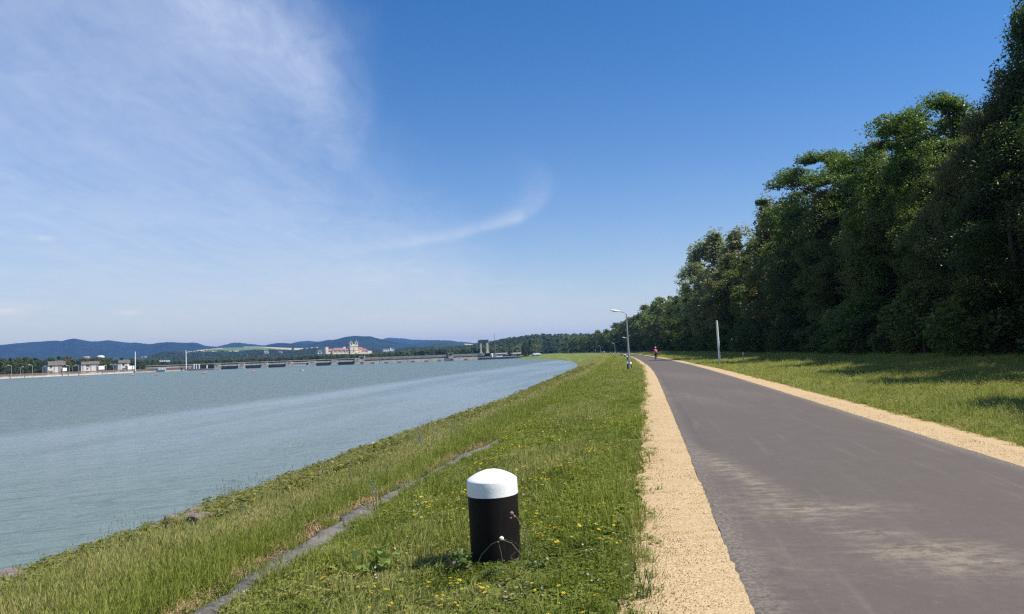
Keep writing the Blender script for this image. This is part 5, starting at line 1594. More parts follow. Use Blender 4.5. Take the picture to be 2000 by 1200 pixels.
# brambles on the stony water margin
BR = [source('bramble', rosette('bramble', 46, 0.075, 0.26, 8 + k, 0.4), M_LEAF['bramble']) for k in range(3)]
B = [(7, 11, 40, 1.0), (11, 22, 30, 1.2), (22, 40, 16, 1.5), (40, 80, 6, 1.7), (80, 160, 2.0, 2.6)]
A = off_pile(cover(-16.7, -8.9, B, 5)); s = A[:, 4]
q = vnoise(A[:, 0], A[:, 1], 0.8, 20) + 0.4 * vnoise(A[:, 0], A[:, 1], 2.1, 21)
A = A[(q > -0.05 - 0.25 * (s < -13) + 0.45 * (s > -10.2)) & (A[:, 2] > WATER - 0.05)]; n = len(A)
sc = A[:, 5] * rg.uniform(0.7, 1.4, n)
scatter('bramble_thicket', A[:, :3], np.column_stack([rg.normal(0, 0.2, n), rg.normal(0, 0.2, n), rg.uniform(0, 6.28, n)]), np.stack([sc, sc, sc * rg.uniform(0.3, 0.75, n)], 1), rg.integers(0, 3, n), BR, 'low brambles creeping over the stones at the water')
# thin stalks standing against the water
stalk = [source('stalk', tuft('stalk', 4, 0.62, 0.06, 0.006, 61 + k, 0.35, 4), plain('weed_stalk', (0.13, 0.13, 0.05), 0.7)) for k in range(2)]
A = cover(-16.4, -14.8, [(12, 24, 5, 1.0), (24, 50, 3, 1.2), (50, 120, 1.0, 1.5)], 6); n = len(A)
A = A[vnoise(A[:, 0], A[:, 1], 0.7, 23) > 0.0]; n = len(A); sc = rg.uniform(0.5, 1.35, n)
scatter('shore_stalks', A[:, :3], np.column_stack([rg.normal(0, 0.15, n), rg.normal(0, 0.15, n), rg.uniform(0, 6.28, n)]), sc, rg.integers(0, 2, n), stalk, 'thin tall stalks standing along the water line')


# ------------------------------------------------------------------ flowers
def flower(name, col, rad, h, petals, seed, heads=1, centre=None):
    mt_ = plain(name + '_petals', col, 0.6, 0.12, 60)
    r = np.random.default_rng(seed); V = []; F = []; mi = []
    for q in range(heads):
        bx, by = (r.normal(0, 0.015, 2) if heads > 1 else (0, 0)); hh = h * r.uniform(0.75, 1.1)
        tx, ty = bx + r.normal(0, 0.03), by + r.normal(0, 0.03)
        i = len(V); V += [(bx - 0.0015, by, -0.01), (bx + 0.0015, by, -0.01), (tx + 0.001, ty, hh), (tx - 0.001, ty, hh)]; F.append((i, i + 1, i + 2, i + 3)); mi.append(1)
        tl = r.normal(0, 0.25, 2)
        for k in range(petals):
            a = 2 * math.pi * k / petals; i = len(V)
            for (rr, aa, zz) in ((0.0, 0, 0.0), (0.75, -0.5 * 2.4 / petals, 0.12), (1.0, 0, 0.2), (0.75, 0.5 * 2.4 / petals, 0.12)):
                x_, y_ = rr * rad * math.cos(a + aa), rr * rad * math.sin(a + aa)
                V.append((tx + x_, ty + y_, hh + zz * rad + x_ * tl[0] + y_ * tl[1]))
            F.append((i, i + 1, i + 2, i + 3)); mi.append(0)
    me = bpy.data.meshes.new(name); me.from_pydata(V, [], F); me.update()
    me.materials.append(mt_); me.materials.append(M_STEM); me.polygons.foreach_set('material_index', mi)
    return bpy.data.objects.new(name, me)


M_STEM = plain('flower_stem', (0.07, 0.11, 0.025), 0.7)
YF = [flower('trefoil_flower', (0.78, 0.50, 0.015), 0.0125, 0.12, 5, 1, 3), flower('trefoil_flower', (0.80, 0.56, 0.02), 0.014, 0.15, 6, 2, 2)]
WF = [flower('yarrow_flower', (0.78, 0.77, 0.72), 0.009, 0.15, 6, 3, 3)]
PF = [flower('clover_flower', (0.50, 0.24, 0.34), 0.015, 0.11, 8, 4, 1)]


def flowers(name, label, src, s0, s1, bands, fseed, freq, thr, seed, grow=0.6):
    A = cover(s0, s1, bands, seed)
    q = vnoise(A[:, 0], A[:, 1], freq, fseed) + 0.5 * vnoise(A[:, 0], A[:, 1], freq * 3.1, fseed + 1)
    A = A[q + rg.normal(0, 0.15, len(A)) > thr]; n = len(A)
    sc = A[:, 5] ** grow * rg.uniform(0.75, 1.3, n)
    hz_ = A[:, 5] ** 0.35 * rg.uniform(0.7, 1.3, n)
    scatter(name, A[:, :3], np.column_stack([rg.normal(0, 0.2, n), rg.normal(0, 0.2, n), rg.uniform(0, 6.28, n)]), np.stack([sc, sc, hz_], 1), rg.integers(0, len(src), n), src, label)


flowers('yellow_flowers', 'small yellow trefoil flowers in the grass beside the gravel', YF, -5.8, -2.75, [(3, 7.5, 34, 1), (7.5, 14, 34, 1.2), (14, 26, 20, 1.6), (26, 48, 9, 2.2), (48, 90, 3, 3.2)], 51, 0.95, 0.42, 7)
flowers('white_flowers', 'small white yarrow and daisies in the grass beside the gravel', WF, -5.6, -2.8, [(3, 7.5, 9, 1), (7.5, 14, 12, 1.2), (14, 26, 9, 1.6), (26, 60, 3.4, 2.2)], 53, 1.2, 0.52, 8)
flowers('pink_clover', 'scattered pink clover heads near the black bollard', PF, -5.2, -2.9, [(3, 9, 14, 1), (9, 20, 5, 1.3)], 55, 1.6, 0.5, 9)
flowers('yellow_flowers', 'yellow flower haze over the sunny meadow right of the path', YF, 3.1, 15, [(10, 18, 22, 1.2), (18, 32, 14, 1.7), (32, 60, 5, 2.4), (60, 110, 1.6, 3.4)], 57, 0.5, 0.1, 10)
flowers('white_flowers', 'white umbels at the right meadow edge', WF, 3.1, 7.5, [(10, 20, 9, 1.5), (20, 36, 5, 2.0), (36, 70, 2.2, 2.8)], 59, 0.8, 0.42, 11)


# ------------------------------------------------------------------ stones
def rock_mesh(name, seed, sub=2, rough=0.28, flat=0.65):
    r = np.random.default_rng(seed); bm = bmesh.new(); bmesh.ops.create_icosphere(bm, subdivisions=sub, radius=1)
    ax = [unit_rows(r.normal(size=3)) for _ in range(7)]; cut = r.uniform(0.55, 0.9, 7)
    for v in bm.verts:
        p = np.array(v.co)
        for a, c in zip(ax, cut):
            d = float(p @ a)
            if d > c: p = p - a * (d - c) * 0.9
        p *= 1 + rough * 0.25 * math.sin(p[0] * 5 + seed) * math.cos(p[1] * 6 - seed)
        v.co = (p[0], p[1] * 0.8, p[2] * flat)
    me = bpy.data.meshes.new(name); bm.to_mesh(me); bm.free(); return me


def stone_mat(name, c, spots, fs=11):
    mt, t, b = new_mat(name); g = t.nodes.new('ShaderNodeTexCoord').outputs['Object']
    n1 = noise(t, g, 3.5, 6, 0.7); n2 = noise(t, g, fs, 6, 0.75)
    k = mixc(t, n1.step(0.3, 0.7), tuple(v * 0.6 for v in c), tuple(min(1, v * 1.3) for v in c)); k = mixc(t, n2.step(0.55, 0.7) * spots, k, (0.52, 0.50, 0.46))
    t.links.new(k, b.inputs['Base Color']); b.inputs['Roughness'].default_value = 0.92
    bn = t.nodes.new('ShaderNodeBump'); bn.inputs['Strength'].default_value = 0.7; bn.inputs['Distance'].default_value = 0.05
    t.links.new(n2.k, bn.inputs['Height']); t.links.new(bn.outputs[0], b.inputs['Normal']); return mt


M_ROCK = stone_mat('riprap_stone', (0.19, 0.152, 0.125), 0.45); M_ROCKW = stone_mat('pale_stone', (0.50, 0.47, 0.42), 0.6)
RK = [rock_mesh('riprap_stone', 30 + k) for k in range(5)]
for q in RK: q.materials.append(M_ROCK)
RKW = rock_mesh('pale_stone', 39); RKW.materials.append(M_ROCKW)
def rock(me, Z, s, sc, lab, grp='stones along the water line', dz=0.0):
    x, y, z = on_ground(Z, s); o = bpy.data.objects.new('riprap_stone', me); COL.objects.link(o)
    o.location = (x, y, float(z) + dz); o.rotation_euler = (rt_.uniform(-0.3, 0.3), rt_.uniform(-0.3, 0.3), rt_.uniform(0, 6.28)); o.scale = (sc, sc, sc * rt_.uniform(0.6, 1))
    return tag(o, lab, 'stone', grp)
for px, py, sc, me_, lab in ((8, 1150, 0.34, RK[0], 'dark stone at the lower left corner of the picture'), (305, 1042, 0.20, RK[1], 'flat pale brown stone lying left of the brown pile'), (345, 1028, 0.30, RK[2], 'big brown stone in the middle of the open pile'),
                             (372, 1018, 0.28, RK[3], 'dark brown stone at the right of the open pile'), (392, 1026, 0.24, RK[4], 'rounded brown stone in front of the brambles, right of the pile'), (140, 1093, 0.16, RKW, 'small pale stone among brambles near the left edge'),
                             (497, 965, 0.20, RKW, 'white stone among brambles left of the next white pair'), (512, 964, 0.18, RK[0], 'grey stone beside the white one in the brambles'), (716, 881, 0.26, RKW, 'bright white stone near the water, farther along the bank'), (1066, 752, 0.4, RKW, 'white stone at the water where the shore begins to bend')):
    Zq, sq = seat(px, py); rock(me_, Zq, sq, sc * 1.3, lab, None, 0.14)
for k in range(70):
    Zq = 12 + 150 * rt_.random() ** 1.7; sq = float(shore_s(Zq)) + rt_.uniform(-0.3, 1.0)
    rock(RK[k % 5], Zq, sq, rt_.uniform(0.14, 0.34) * (1 + Zq / 160), 'grey brown stone half hidden by weeds at the water line')
PEB = [source('pebble', rock_mesh('pebble', 70 + k, 1, 0.2, 0.7), stone_mat('gravel_pebble', (0.48, 0.35, 0.185), 0.25)) for k in range(3)]
for sd, (s0, s1) in enumerate(((-2.75, -1.84), (1.84, 3.0))):
    A = cover(s0, s1, [(2.6, 7, 1500, 1), (7, 13, 600, 1.3), (13, 24, 150, 1.8)], 12 + sd); n = len(A)
    A = A[rg.uniform(size=n) > 0.75 * (np.abs(A[:, 4]) < 1.9)]; n = len(A)
    A[:, 2] = 0.026 - 0.05 * np.clip((np.abs(A[:, 4]) - 2.45) / 0.5, 0, 1.4) + (np.abs(A[:, 4]) < 1.9) * 0.014
    sc = A[:, 5] * rg.uniform(0.0025, 0.006, n)
    scatter('loose_gravel', A[:, :3], rg.uniform(0, 6.28, (n, 3)), sc, rg.integers(0, 3, n), PEB, 'loose yellow limestone chippings on the ' + ('left' if sd == 0 else 'right') + ' shoulder')

# ------------------------------------------------------------------ old concrete kerb in the bank
M_KERB = stone_mat('lichened_concrete', (0.140, 0.125, 0.113), 0.8, 17)
zz = np.arange(1.5, 16.0, 0.08); r6 = np.random.default_rng(3); rows = []
el_ = np.convolve(r6.normal(0, 0.14, len(zz) + 4), np.ones(5) / 5, 'valid'); er_ = np.convolve(r6.normal(0, 0.18, len(zz) + 4), np.ones(5) / 5, 'valid')
wk = np.interp(zz, [1.5, 11, 15.9], [0.135, 0.12, 0.06])
for off, dz in ((-1, -0.12), (-0.95, 0.035), (-0.5, 0.05), (0, 0.05), (0.5, 0.045), (0.95, 0.02), (1, -0.12)):
    s = kerb_s(zz) + off * wk + (el_ if off < -0.6 else er_ if off > 0.6 else 0)
    x, y = path_pt(zz, s); z = ground_z(zz, kerb_s(zz)) + dz + r6.normal(0, 0.006, len(zz)) * (abs(off) < 0.97)
    rows.append(np.stack([x, y, z], 1))
V = np.stack(rows, 1).reshape(-1, 3); i = np.arange(len(zz) - 1)[:, None] * 7 + np.arange(6)[None, :]
kb = link_mesh('concrete_kerb', np_mesh('concrete_kerb', V, np.stack([i, i + 1, i + 8, i + 7], -1).reshape(-1, 4), True), M_KERB)
tag(kb, 'long lichened concrete kerb running down the bank left of the bollard', 'kerb')
ST = [source('straw', tuft('straw', 14, 0.10, 0.09, 0.005, 81 + k, 1.6), M_STRAW) for k in range(2)]
n = 1500; Zq = rg.uniform(2.6, 17, n); sq = kerb_s(Zq) - 0.2 - np.abs(rg.normal(0, 0.10, n)); x, y, z = on_ground(Zq, sq)
scatter('dry_straw', np.stack([x, y, z + 0.02], 1), np.column_stack([rg.normal(0, 0.3, n), rg.normal(0, 0.3, n), rg.uniform(0, 6.28, n)]), rg.uniform(0.6, 1.3, n), rg.integers(0, 2, n), ST, 'brown dead grass lying along the kerb')

# ------------------------------------------------------------------ bollards
M_BLK = plain('black_brown_paint', (0.0085, 0.0065, 0.0065), 0.62, 0.3, 5.0, bump=0.0015, streak=(0.022, 0.018, 0.016), spec=0.16)
M_CAPW = plain('thick_white_paint', (0.80, 0.80, 0.79), 0.55, 0.05, 6.0, bump=0.003, streak=(0.70, 0.69, 0.66))
def bollard():
    r = empty('bollard', (0, 0, 0), 0, None, 'bollard', 'black and white bollards along the river bank')
    MB().lathe([(0.192, -0.35), (0.193, 0.0), (0.193, 0.5352)], 48).build('post', M_BLK, r, smooth=True)
    MB().lathe([(0.190, 0.535), (0.1955, 0.5365), (0.196, 0.60), (0.196, 0.646), (0.1945, 0.652), (0.188, 0.659), (0.172, 0.671), (0.15, 0.684), (0.125, 0.697), (0.10, 0.708), (0.075, 0.717), (0.05, 0.7235), (0.025, 0.727), (0.004, 0.728)], 64).build('cap', M_CAPW, r, smooth=True)
    return r
bp = bollard()
blab = ['big black bollard with white cap standing in the near grass', 'black bollard with white cap just behind the foot of the nearest street lamp', 'third bollard from the viewer, beside the gravel edge', 'fourth bollard, half behind the lamp pole', 'fifth bollard, white cap showing over the grass left of the lamp pole', 'sixth bollard, beside the foot of the far lamp', 'seventh bollard, tiny white cap right of the riders', 'farthest bollard, tiny white cap among the riders']
for k, Zb in enumerate((6.1, 61.4, 113, 168, 222, 276, 330, 384)):
    o = bp if k == 0 else copy_tree(bp)
    if k == 0: x, y = -0.20, 6.31
    else: x, y = path_pt(Zb, -3.62)
    Zq, sq = path_s(x, y); z = float(ground_z(Zq, sq))
    o.location = (float(x), float(y), z - 0.02); o.rotation_euler = (0, R(-1.2) if k == 0 else R(rt_.uniform(-1, 1)), rt_.uniform(0, 6)); o['label'] = blab[k]
bp.scale = (1.045, 1.045, 1.03)
bp.rotation_euler = (R(0.6), R(-1.3), 0.0)

# ------------------------------------------------------------------ street lamps
def street_lamp():
    r = empty('street_lamp', (0, 0, 0), 0, None, 'street lamp', 'street lamps along the path')
    pl = MB().lathe([(0.085, -0.3), (0.085, 0.0), (0.083, 1.0), (0.060, 2.6), (0.046, 4.45)], 16).build('pole', M_GALV, r, smooth=True)
    MB().box(-0.045, 0.045, -0.092, -0.07, 0.45, 0.85).build('service_door', M_GALV, pl)
    MB().tube([(0, 0, 4.40), (-0.02, 0, 4.54), (-0.10, 0, 4.60), (-0.52, 0, 4.70)], [0.046, 0.042, 0.036, 0.033], 10).build('arm', M_GALV, r, smooth=True)
    rm = Euler((0, R(10), 0)).to_matrix()
    def egg(u): return (u.x - 0.86, u.y, u.z + 4.765)
    V = []; F = []; n = 14; st_ = [(-0.36, 0.02, 0.03), (-0.33, 0.075, 0.06), (-0.2, 0.125, 0.085), (0.0, 0.145, 0.095), (0.18, 0.12, 0.08), (0.32, 0.07, 0.055), (0.42, 0.04, 0.04)]
    for xx, w, h_ in st_:
        for k in range(n):
            a = 2 * math.pi * k / n; V.append(egg(rm @ Vector((xx, w * math.cos(a), h_ * math.sin(a) * (1.0 if math.sin(a) > 0 else 0.7)))))
    for i in range(len(st_) - 1):
        for k in range(n): F.append((i * n + k, i * n + (k + 1) % n, (i + 1) * n + (k + 1) % n, (i + 1) * n + k))
    F += [tuple(range(n - 1, -1, -1)), tuple((len(st_) - 1) * n + k for k in range(n))]
    hd = MB().add(V, F).build('lamp_head', M_LAMPW, r, smooth=True)
    MB().lathe([(0.02, -0.10), (0.07, -0.085), (0.10, -0.05), (0.105, -0.035)], 14, tuple(egg(rm @ Vector((-0.06, 0, 0))))).build('lamp_glass', plain('lamp_glass', (0.55, 0.55, 0.52), 0.2), hd, smooth=True)
    return r
lp = street_lamp()
for k, (px, Zb, lab) in enumerate(((1229, 60.2, 'nearest street lamp, tall grey pole with white head over the grass'), (1227.5, 193, 'second street lamp, hidden behind the nearest pole but for its head'), (1202, 324, 'third street lamp, standing left of the nearest pole'), (1174, 455, 'farthest street lamp, small, beside the far riders'))):
    o = lp if k == 0 else copy_tree(lp)
    d = ray(px, 700); xb = d[0] / d[1] * Zb
    Zq, sq = path_s(xb, Zb); o.location = (float(xb), Zb, float(ground_z(Zq, sq))); o.rotation_euler = (0, R(-1.0), R(-4)); o['label'] = lab

# white post and marker stakes on the meadow
M_POSTW = plain('white_post_paint', (0.80, 0.80, 0.78), 0.5, 0.07, 3.0, streak=(0.6, 0.58, 0.54))
d = ray(1406, 712); g_ = ground_at(1406, 711.5, -0.02)
wp = empty('marker_post', tuple(g_), 0, 'tall bare white post leaning slightly in the meadow right of the path', 'post'); wp.rotation_euler = (0, R(-1.1), 0)
MB().lathe([(0.095, -0.3), (0.095, 2.0), (0.085, 3.98)], 14).build('shaft', M_POSTW, wp, smooth=True)
MB().lathe([(0.092, 3.98), (0.095, 4.0), (0.06, 4.03), (0.01, 4.04)], 14).build('cap', M_GALV, wp, smooth=True)
M_STAKE = plain('weathered_stake', (0.34, 0.28, 0.21), 0.9, 0.2, 8)
for px, py, h, lab in ((1452, 705.5, 0.82, 'nearest wooden marker stake, right of the white post'), (1336, 695.5, 0.85, 'marker stake in the striped shade behind the cyclist'), (1293.5, 692, 0.8, 'short marker stake right beside the cyclist'), (1264, 691, 0.8, 'small marker stake left of the cyclist')):
    q = ground_at(px, py, 0.12); st_ = empty('marker_stake', tuple(q), 0.3, lab, 'stake', 'marker stakes in the meadow')
    MB().box(-0.05, 0.05, -0.04, 0.04, -0.3, h * 0.78).build('stake', M_STAKE, st_); MB().box(-0.053, 0.053, -0.043, 0.043, h * 0.78, h, (0.02, 0.02)).build('painted_tip', M_POSTW, st_)
d = ray(1163, 690); q = (d[0] / d[1] * 500, 500.0)
Zq, sq = path_s(*q); sg = empty('path_sign', (q[0], q[1], float(ground_z(Zq, sq))), 0.2, 'small dark sign post on the crest left of the farthest lamp', 'sign')
MB().lathe([(0.05, -0.3), (0.05, 3.0)], 10).build('post', M_GALV, sg); MB().box(-0.35, 0.35, -0.08, -0.05, 2.0, 2.9).build('panel', M_CONC_D, sg)


# ------------------------------------------------------------------ cyclists
def skin_body(name, verts, edges, rad, mat, parent, sub=1, root=0):
    me = bpy.data.meshes.new(name); me.from_pydata(verts, edges, []); me.update()
    o = link_mesh(name, me, mat, parent)
    sk = o.modifiers.new('skin', 'SKIN'); sk.use_smooth_shade = True
    for i, v in enumerate(me.skin_vertices[0].data): v.radius = (rad[i], rad[i]); v.use_root = (i == root)
    ss = o.modifiers.new('subdivision', 'SUBSURF'); ss.levels = sub; ss.render_levels = sub
    return o


M_SKIN = plain('skin', (0.48, 0.29, 0.20), 0.6, 0.06, 10); M_HAIR = plain('dark_hair', (0.03, 0.02, 0.015), 0.6)
def bicycle(loc, rz, lab, colr, bag=True):
    b = empty('bicycle', loc, rz, lab, 'bicycle')
    fm = plain('bicycle_paint', colr, 0.35, 0.05)
    f = MB()
    for a, c in (((0, -0.12, 0.30), (0, 0.40, 0.80)), ((0, -0.12, 0.30), (0, -0.24, 0.88)), ((0, -0.22, 0.78), (0, 0.40, 0.80)), ((0, 0.40, 0.84), (0, 0.55, 0.34)), ((0.05, -0.55, 0.34), (0, -0.22, 0.78)), ((-0.05, -0.55, 0.34), (0, -0.12, 0.30))): f.tube([a, c], 0.02, 6)
    f.build('frame', fm, b)
    for y in (-0.55, 0.55):
        w = MB(); V = []; F = []; n1, n2 = 28, 6
        for i in range(n1):
            for k in range(n2):
                a, t = 2 * math.pi * i / n1, 2 * math.pi * k / n2; r_ = 0.33 + 0.02 * math.cos(t); V.append((0.02 * math.sin(t), y + r_ * math.cos(a), 0.35 + r_ * math.sin(a)))
        for i in range(n1):
            for k in range(n2): F.append((i * n2 + k, i * n2 + (k + 1) % n2, ((i + 1) % n1) * n2 + (k + 1) % n2, ((i + 1) % n1) * n2 + k))
        tw = w.add(V, F).build('wheel', M_TYRE, b)
        sp_ = MB()
        for i in range(8):
            a = math.pi * i / 8; sp_.tube([(0, y + 0.32 * math.cos(a), 0.35 + 0.32 * math.sin(a)), (0, y - 0.32 * math.cos(a), 0.35 - 0.32 * math.sin(a))], 0.004, 3)
        sp_.build('spokes', M_GALV, tw)
    MB().tube([(-0.30, 0.42, 1.02), (-0.1, 0.42, 1.0), (0.1, 0.42, 1.0), (0.30, 0.42, 1.02)], 0.016, 6).build('handlebar', M_TYRE, b)
    MB().add([(-0.08, -0.36, 0.95), (0.08, -0.36, 0.95), (0.02, -0.08, 0.95), (-0.02, -0.08, 0.95), (-0.07, -0.36, 0.89), (0.07, -0.36, 0.89), (0.02, -0.08, 0.91), (-0.02, -0.08, 0.91)], [(0, 1, 2, 3), (7, 6, 5, 4), (0, 4, 5, 1), (1, 5, 6, 2), (2, 6, 7, 3), (3, 7, 4, 0)]).build('saddle', M_TYRE, b)
    MB().tube([(-0.09, 0, 0.15), (0.02, -0.12, 0.30), (0.09, -0.12, 0.45)], 0.015, 5).build('crank', M_GALV, b)
    if bag: MB().box(0.08, 0.24, -0.78, -0.42, 0.42, 0.78, (0.02, 0.02)).build('pannier', plain('red_bag_fabric', (0.42, 0.03, 0.05), 0.7), b, bevel=0.02)
    return b


def rider(loc, rz, lab, top, legs, helmet):
    p = empty('person', loc, rz, lab, 'person')
    V = [(0, -0.22, 1.00), (0, -0.12, 1.16), (0, 0.02, 1.36), (0, 0.10, 1.48), (0, 0.15, 1.58), (0, 0.17, 1.70)]
    E = [(0, 1), (1, 2), (2, 3), (3, 4), (4, 5)]; rd = [0.15, 0.14, 0.155, 0.065, 0.085, 0.095]
    def ch(st_, pts, rs):
        a = st_
        for q_, r_ in zip(pts, rs): V.append(q_); rd.append(r_); E.append((a, len(V) - 1)); a = len(V) - 1
        return a
    for sx, (kz, az_) in ((-1, (0.62, 0.14)), (1, (0.82, 0.44))):
        ch(0, [(sx * 0.10, -0.18, 0.95), (sx * 0.11, 0.20 if sx > 0 else 0.08, kz), (sx * 0.10, -0.10, az_ + 0.05), (sx * 0.11, 0.06, az_)], [0.095, 0.065, 0.045, 0.04])
        w_ = ch(2, [(sx * 0.18, 0.04, 1.40), (sx * 0.24, 0.18, 1.20), (sx * 0.27, 0.38, 1.06), (sx * 0.27, 0.43, 1.05)], [0.065, 0.048, 0.035, 0.038])
        for k, (fx, L_f) in enumerate(((-0.03, 0.05), (-0.01, 0.06), (0.01, 0.065), (0.03, 0.055))):
            ch(w_, [(sx * 0.27 + fx, 0.47, 1.04), (sx * 0.27 + fx, 0.47, 1.04 - L_f * 0.7)], [0.010, 0.009])
        ch(w_, [(sx * 0.22, 0.43, 1.03), (sx * 0.20, 0.45, 1.01)], [0.012, 0.010])
    skin_body('body', V, E, rd, M_SKIN, p)
    def cloth(nm, idx_pts, rs, mt_):
        VV = idx_pts[0]; EE = idx_pts[1]; return skin_body(nm, VV, EE, rs, mt_, p)
    JV = [(0, -0.20, 1.02), (0, -0.12, 1.16), (0, 0.02, 1.36), (0, 0.07, 1.44), (-0.18, 0.04, 1.40), (-0.24, 0.18, 1.20), (-0.265, 0.33, 1.09), (0.18, 0.04, 1.40), (0.24, 0.18, 1.20), (0.265, 0.33, 1.09)]
    cloth('jacket', (JV, [(0, 1), (1, 2), (2, 3), (2, 4), (4, 5), (5, 6), (2, 7), (7, 8), (8, 9)]), [0.17, 0.165, 0.18, 0.09, 0.085, 0.066, 0.05, 0.085, 0.066, 0.05], top)
    TV = [(0, -0.23, 0.99), (-0.10, -0.18, 0.95), (-0.11, 0.06, 0.64), (-0.10, -0.08, 0.27), (0.10, -0.18, 0.95), (0.11, 0.18, 0.82), (0.10, -0.06, 0.55)]
    cloth('trousers', (TV, [(0, 1), (1, 2), (2, 3), (0, 4), (4, 5), (5, 6)]), [0.165, 0.115, 0.08, 0.06, 0.115, 0.08, 0.06], legs)
    for sx, az_ in ((-1, 0.14), (1, 0.44)):
        MB().box(sx * 0.11 - 0.045, sx * 0.11 + 0.045, -0.14, 0.14, az_ - 0.05, az_ + 0.04, (0.01, 0.02)).build('shoe', M_TYRE, p, bevel=0.015)
    MB().lathe([(0.118, -0.02), (0.125, 0.03), (0.11, 0.09), (0.07, 0.13), (0.01, 0.145)], 16, (0, 0.165, 1.72)).build('helmet', helmet, p, smooth=True)
    MB().lathe([(0.105, -0.09), (0.11, 0.0)], 12, (0, 0.14, 1.69)).build('hair', M_HAIR, p, smooth=True)
    return p
fab = lambda nm, c: plain(nm, c, 0.8, 0.12, 12)
def pair(px, Zb, rz, lab_b, lab_p, top, legs, hel, bag=True):
    d = ray(px, 700); x = d[0] / d[1] * Zb; Zq, sq = path_s(x, Zb); z = 0.04 if abs(float(sq)) < 1.9 else float(ground_z(Zq, sq)) + 0.02
    bicycle((float(x), Zb, z), rz, lab_b, (0.05, 0.05, 0.06), bag); return rider((float(x), Zb, z), rz, lab_p, top, legs, hel)
pair(1281, 112.5, R(-7), 'dark bicycle with red side bag ridden away along the path', 'person in magenta jacket and pale helmet cycling away on the path', fab('magenta_fabric', (0.50, 0.07, 0.20)), fab('dark_trousers', (0.03, 0.03, 0.04)), fab('pale_helmet', (0.55, 0.55, 0.62)))
pair(1180.5, 392, R(2), 'bicycle under the far rider in dark clothes', 'far cyclist in dark clothes with white shirt back, near the farthest lamp', fab('white_fabric', (0.7, 0.7, 0.7)), fab('black_fabric', (0.015, 0.015, 0.02)), fab('dark_helmet', (0.03, 0.03, 0.03)), False)
pair(1176, 400, R(4), 'bicycle under the far rider in red', 'far cyclist in a red top beside the rider in dark clothes', fab('red_fabric', (0.55, 0.09, 0.05)), fab('red_trousers', (0.30, 0.06, 0.05)), fab('red_helmet', (0.4, 0.1, 0.08)), False)

# ------------------------------------------------------------------ single weeds that catch the eye
M_WEED = plain('weed_leaf', (0.085, 0.125, 0.028), 0.6, 0.25, 12); M_WEEDL = leafy('weed_leaves', (0.075, 0.12, 0.022), (0.15, 0.20, 0.045), 0.42); M_WDRY = plain('dry_seed_heads', (0.23, 0.17, 0.12), 0.85, 0.25, 20); M_PET = plain('white_petal', (0.80, 0.80, 0.78), 0.6, 0.03); M_BLUE = plain('blue_violet_petals', (0.15, 0.15, 0.25), 0.7, 0.2, 20)
def stem_thing(name, lab, cat, base, stems, mat_s, heads=None, mat_h=None, leaves=None, group=None):
    """stems: list of point lists (metres from base) with radius; heads: list of (position, radius)"""
    e = empty(name, tuple(base), 0, lab, cat, group); mb = MB()
    for pts, r_ in stems: mb.tube(pts, [r_ * (1 - 0.6 * i / (len(pts) - 1)) for i in range(len(pts))], 4)
    mb.build('stems', mat_s, e)
    if heads:
        hb = MB()
        for p, r_ in heads: hb.lathe([(r_ * 0.2, -r_), (r_, -r_ * 0.4), (r_, r_ * 0.4), (r_ * 0.2, r_)], 7, p)
        hb.build('flower_heads', mat_h, e)
    if leaves is not None:
        o = link_mesh('leaves', leaves, None, e)
    return e
zb = float(ground_z(*path_s(-0.22, 5.9)))
# arching campion with one white flower in front of the post
stem_thing('white_campion', 'single white flower on an arching stem in front of the black bollard', 'flower', (-0.365, 6.01, zb), [([(0, 0, 0), (0.06, -0.01, 0.12), (0.14, -0.02, 0.20), (0.22, -0.02, 0.235)], 0.0035), ([(0.22, -0.02, 0.235), (0.29, -0.02, 0.225), (0.33, -0.02, 0.20)], 0.0025)], M_WEED, [((0.22, -0.03, 0.245), 0.017)], M_PET)
stem_thing('seeding_weed', 'thin dry weed with knotty stems at the right foot of the black bollard', 'weed', (0.06, 5.97, zb),
           [([(0, 0, 0), (-0.01, 0, 0.18), (-0.03, 0, 0.30), (-0.08, 0, 0.40), (-0.12, 0, 0.435)], 0.004), ([(-0.05, 0, 0), (-0.06, 0, 0.12), (-0.13, 0, 0.21), (-0.21, 0, 0.24)], 0.0035), ([(0.02, 0, 0), (0.01, 0, 0.17), (-0.02, 0, 0.34)], 0.003), ([(-0.2, 0, 0), (-0.21, 0.0, 0.13), (-0.23, 0, 0.22)], 0.003), ([(-0.1, 0, 0.0), (-0.14, 0, 0.11), (-0.06, 0.0, 0.17)], 0.003), ([(-0.07, 0, 0), (-0.07, 0, 0.15), (-0.06, 0, 0.27)], 0.003)], plain('grey_weed_stem', (0.16, 0.15, 0.10), 0.8),
           [((-0.12, 0, 0.435), 0.014), ((-0.10, 0.0, 0.41), 0.010), ((-0.13, 0, 0.40), 0.009), ((-0.21, 0, 0.24), 0.011), ((-0.02, 0, 0.34), 0.008), ((-0.23, 0, 0.22), 0.009), ((-0.06, 0, 0.27), 0.008), ((-0.05, 0, 0.2), 0.009)], M_WDRY)
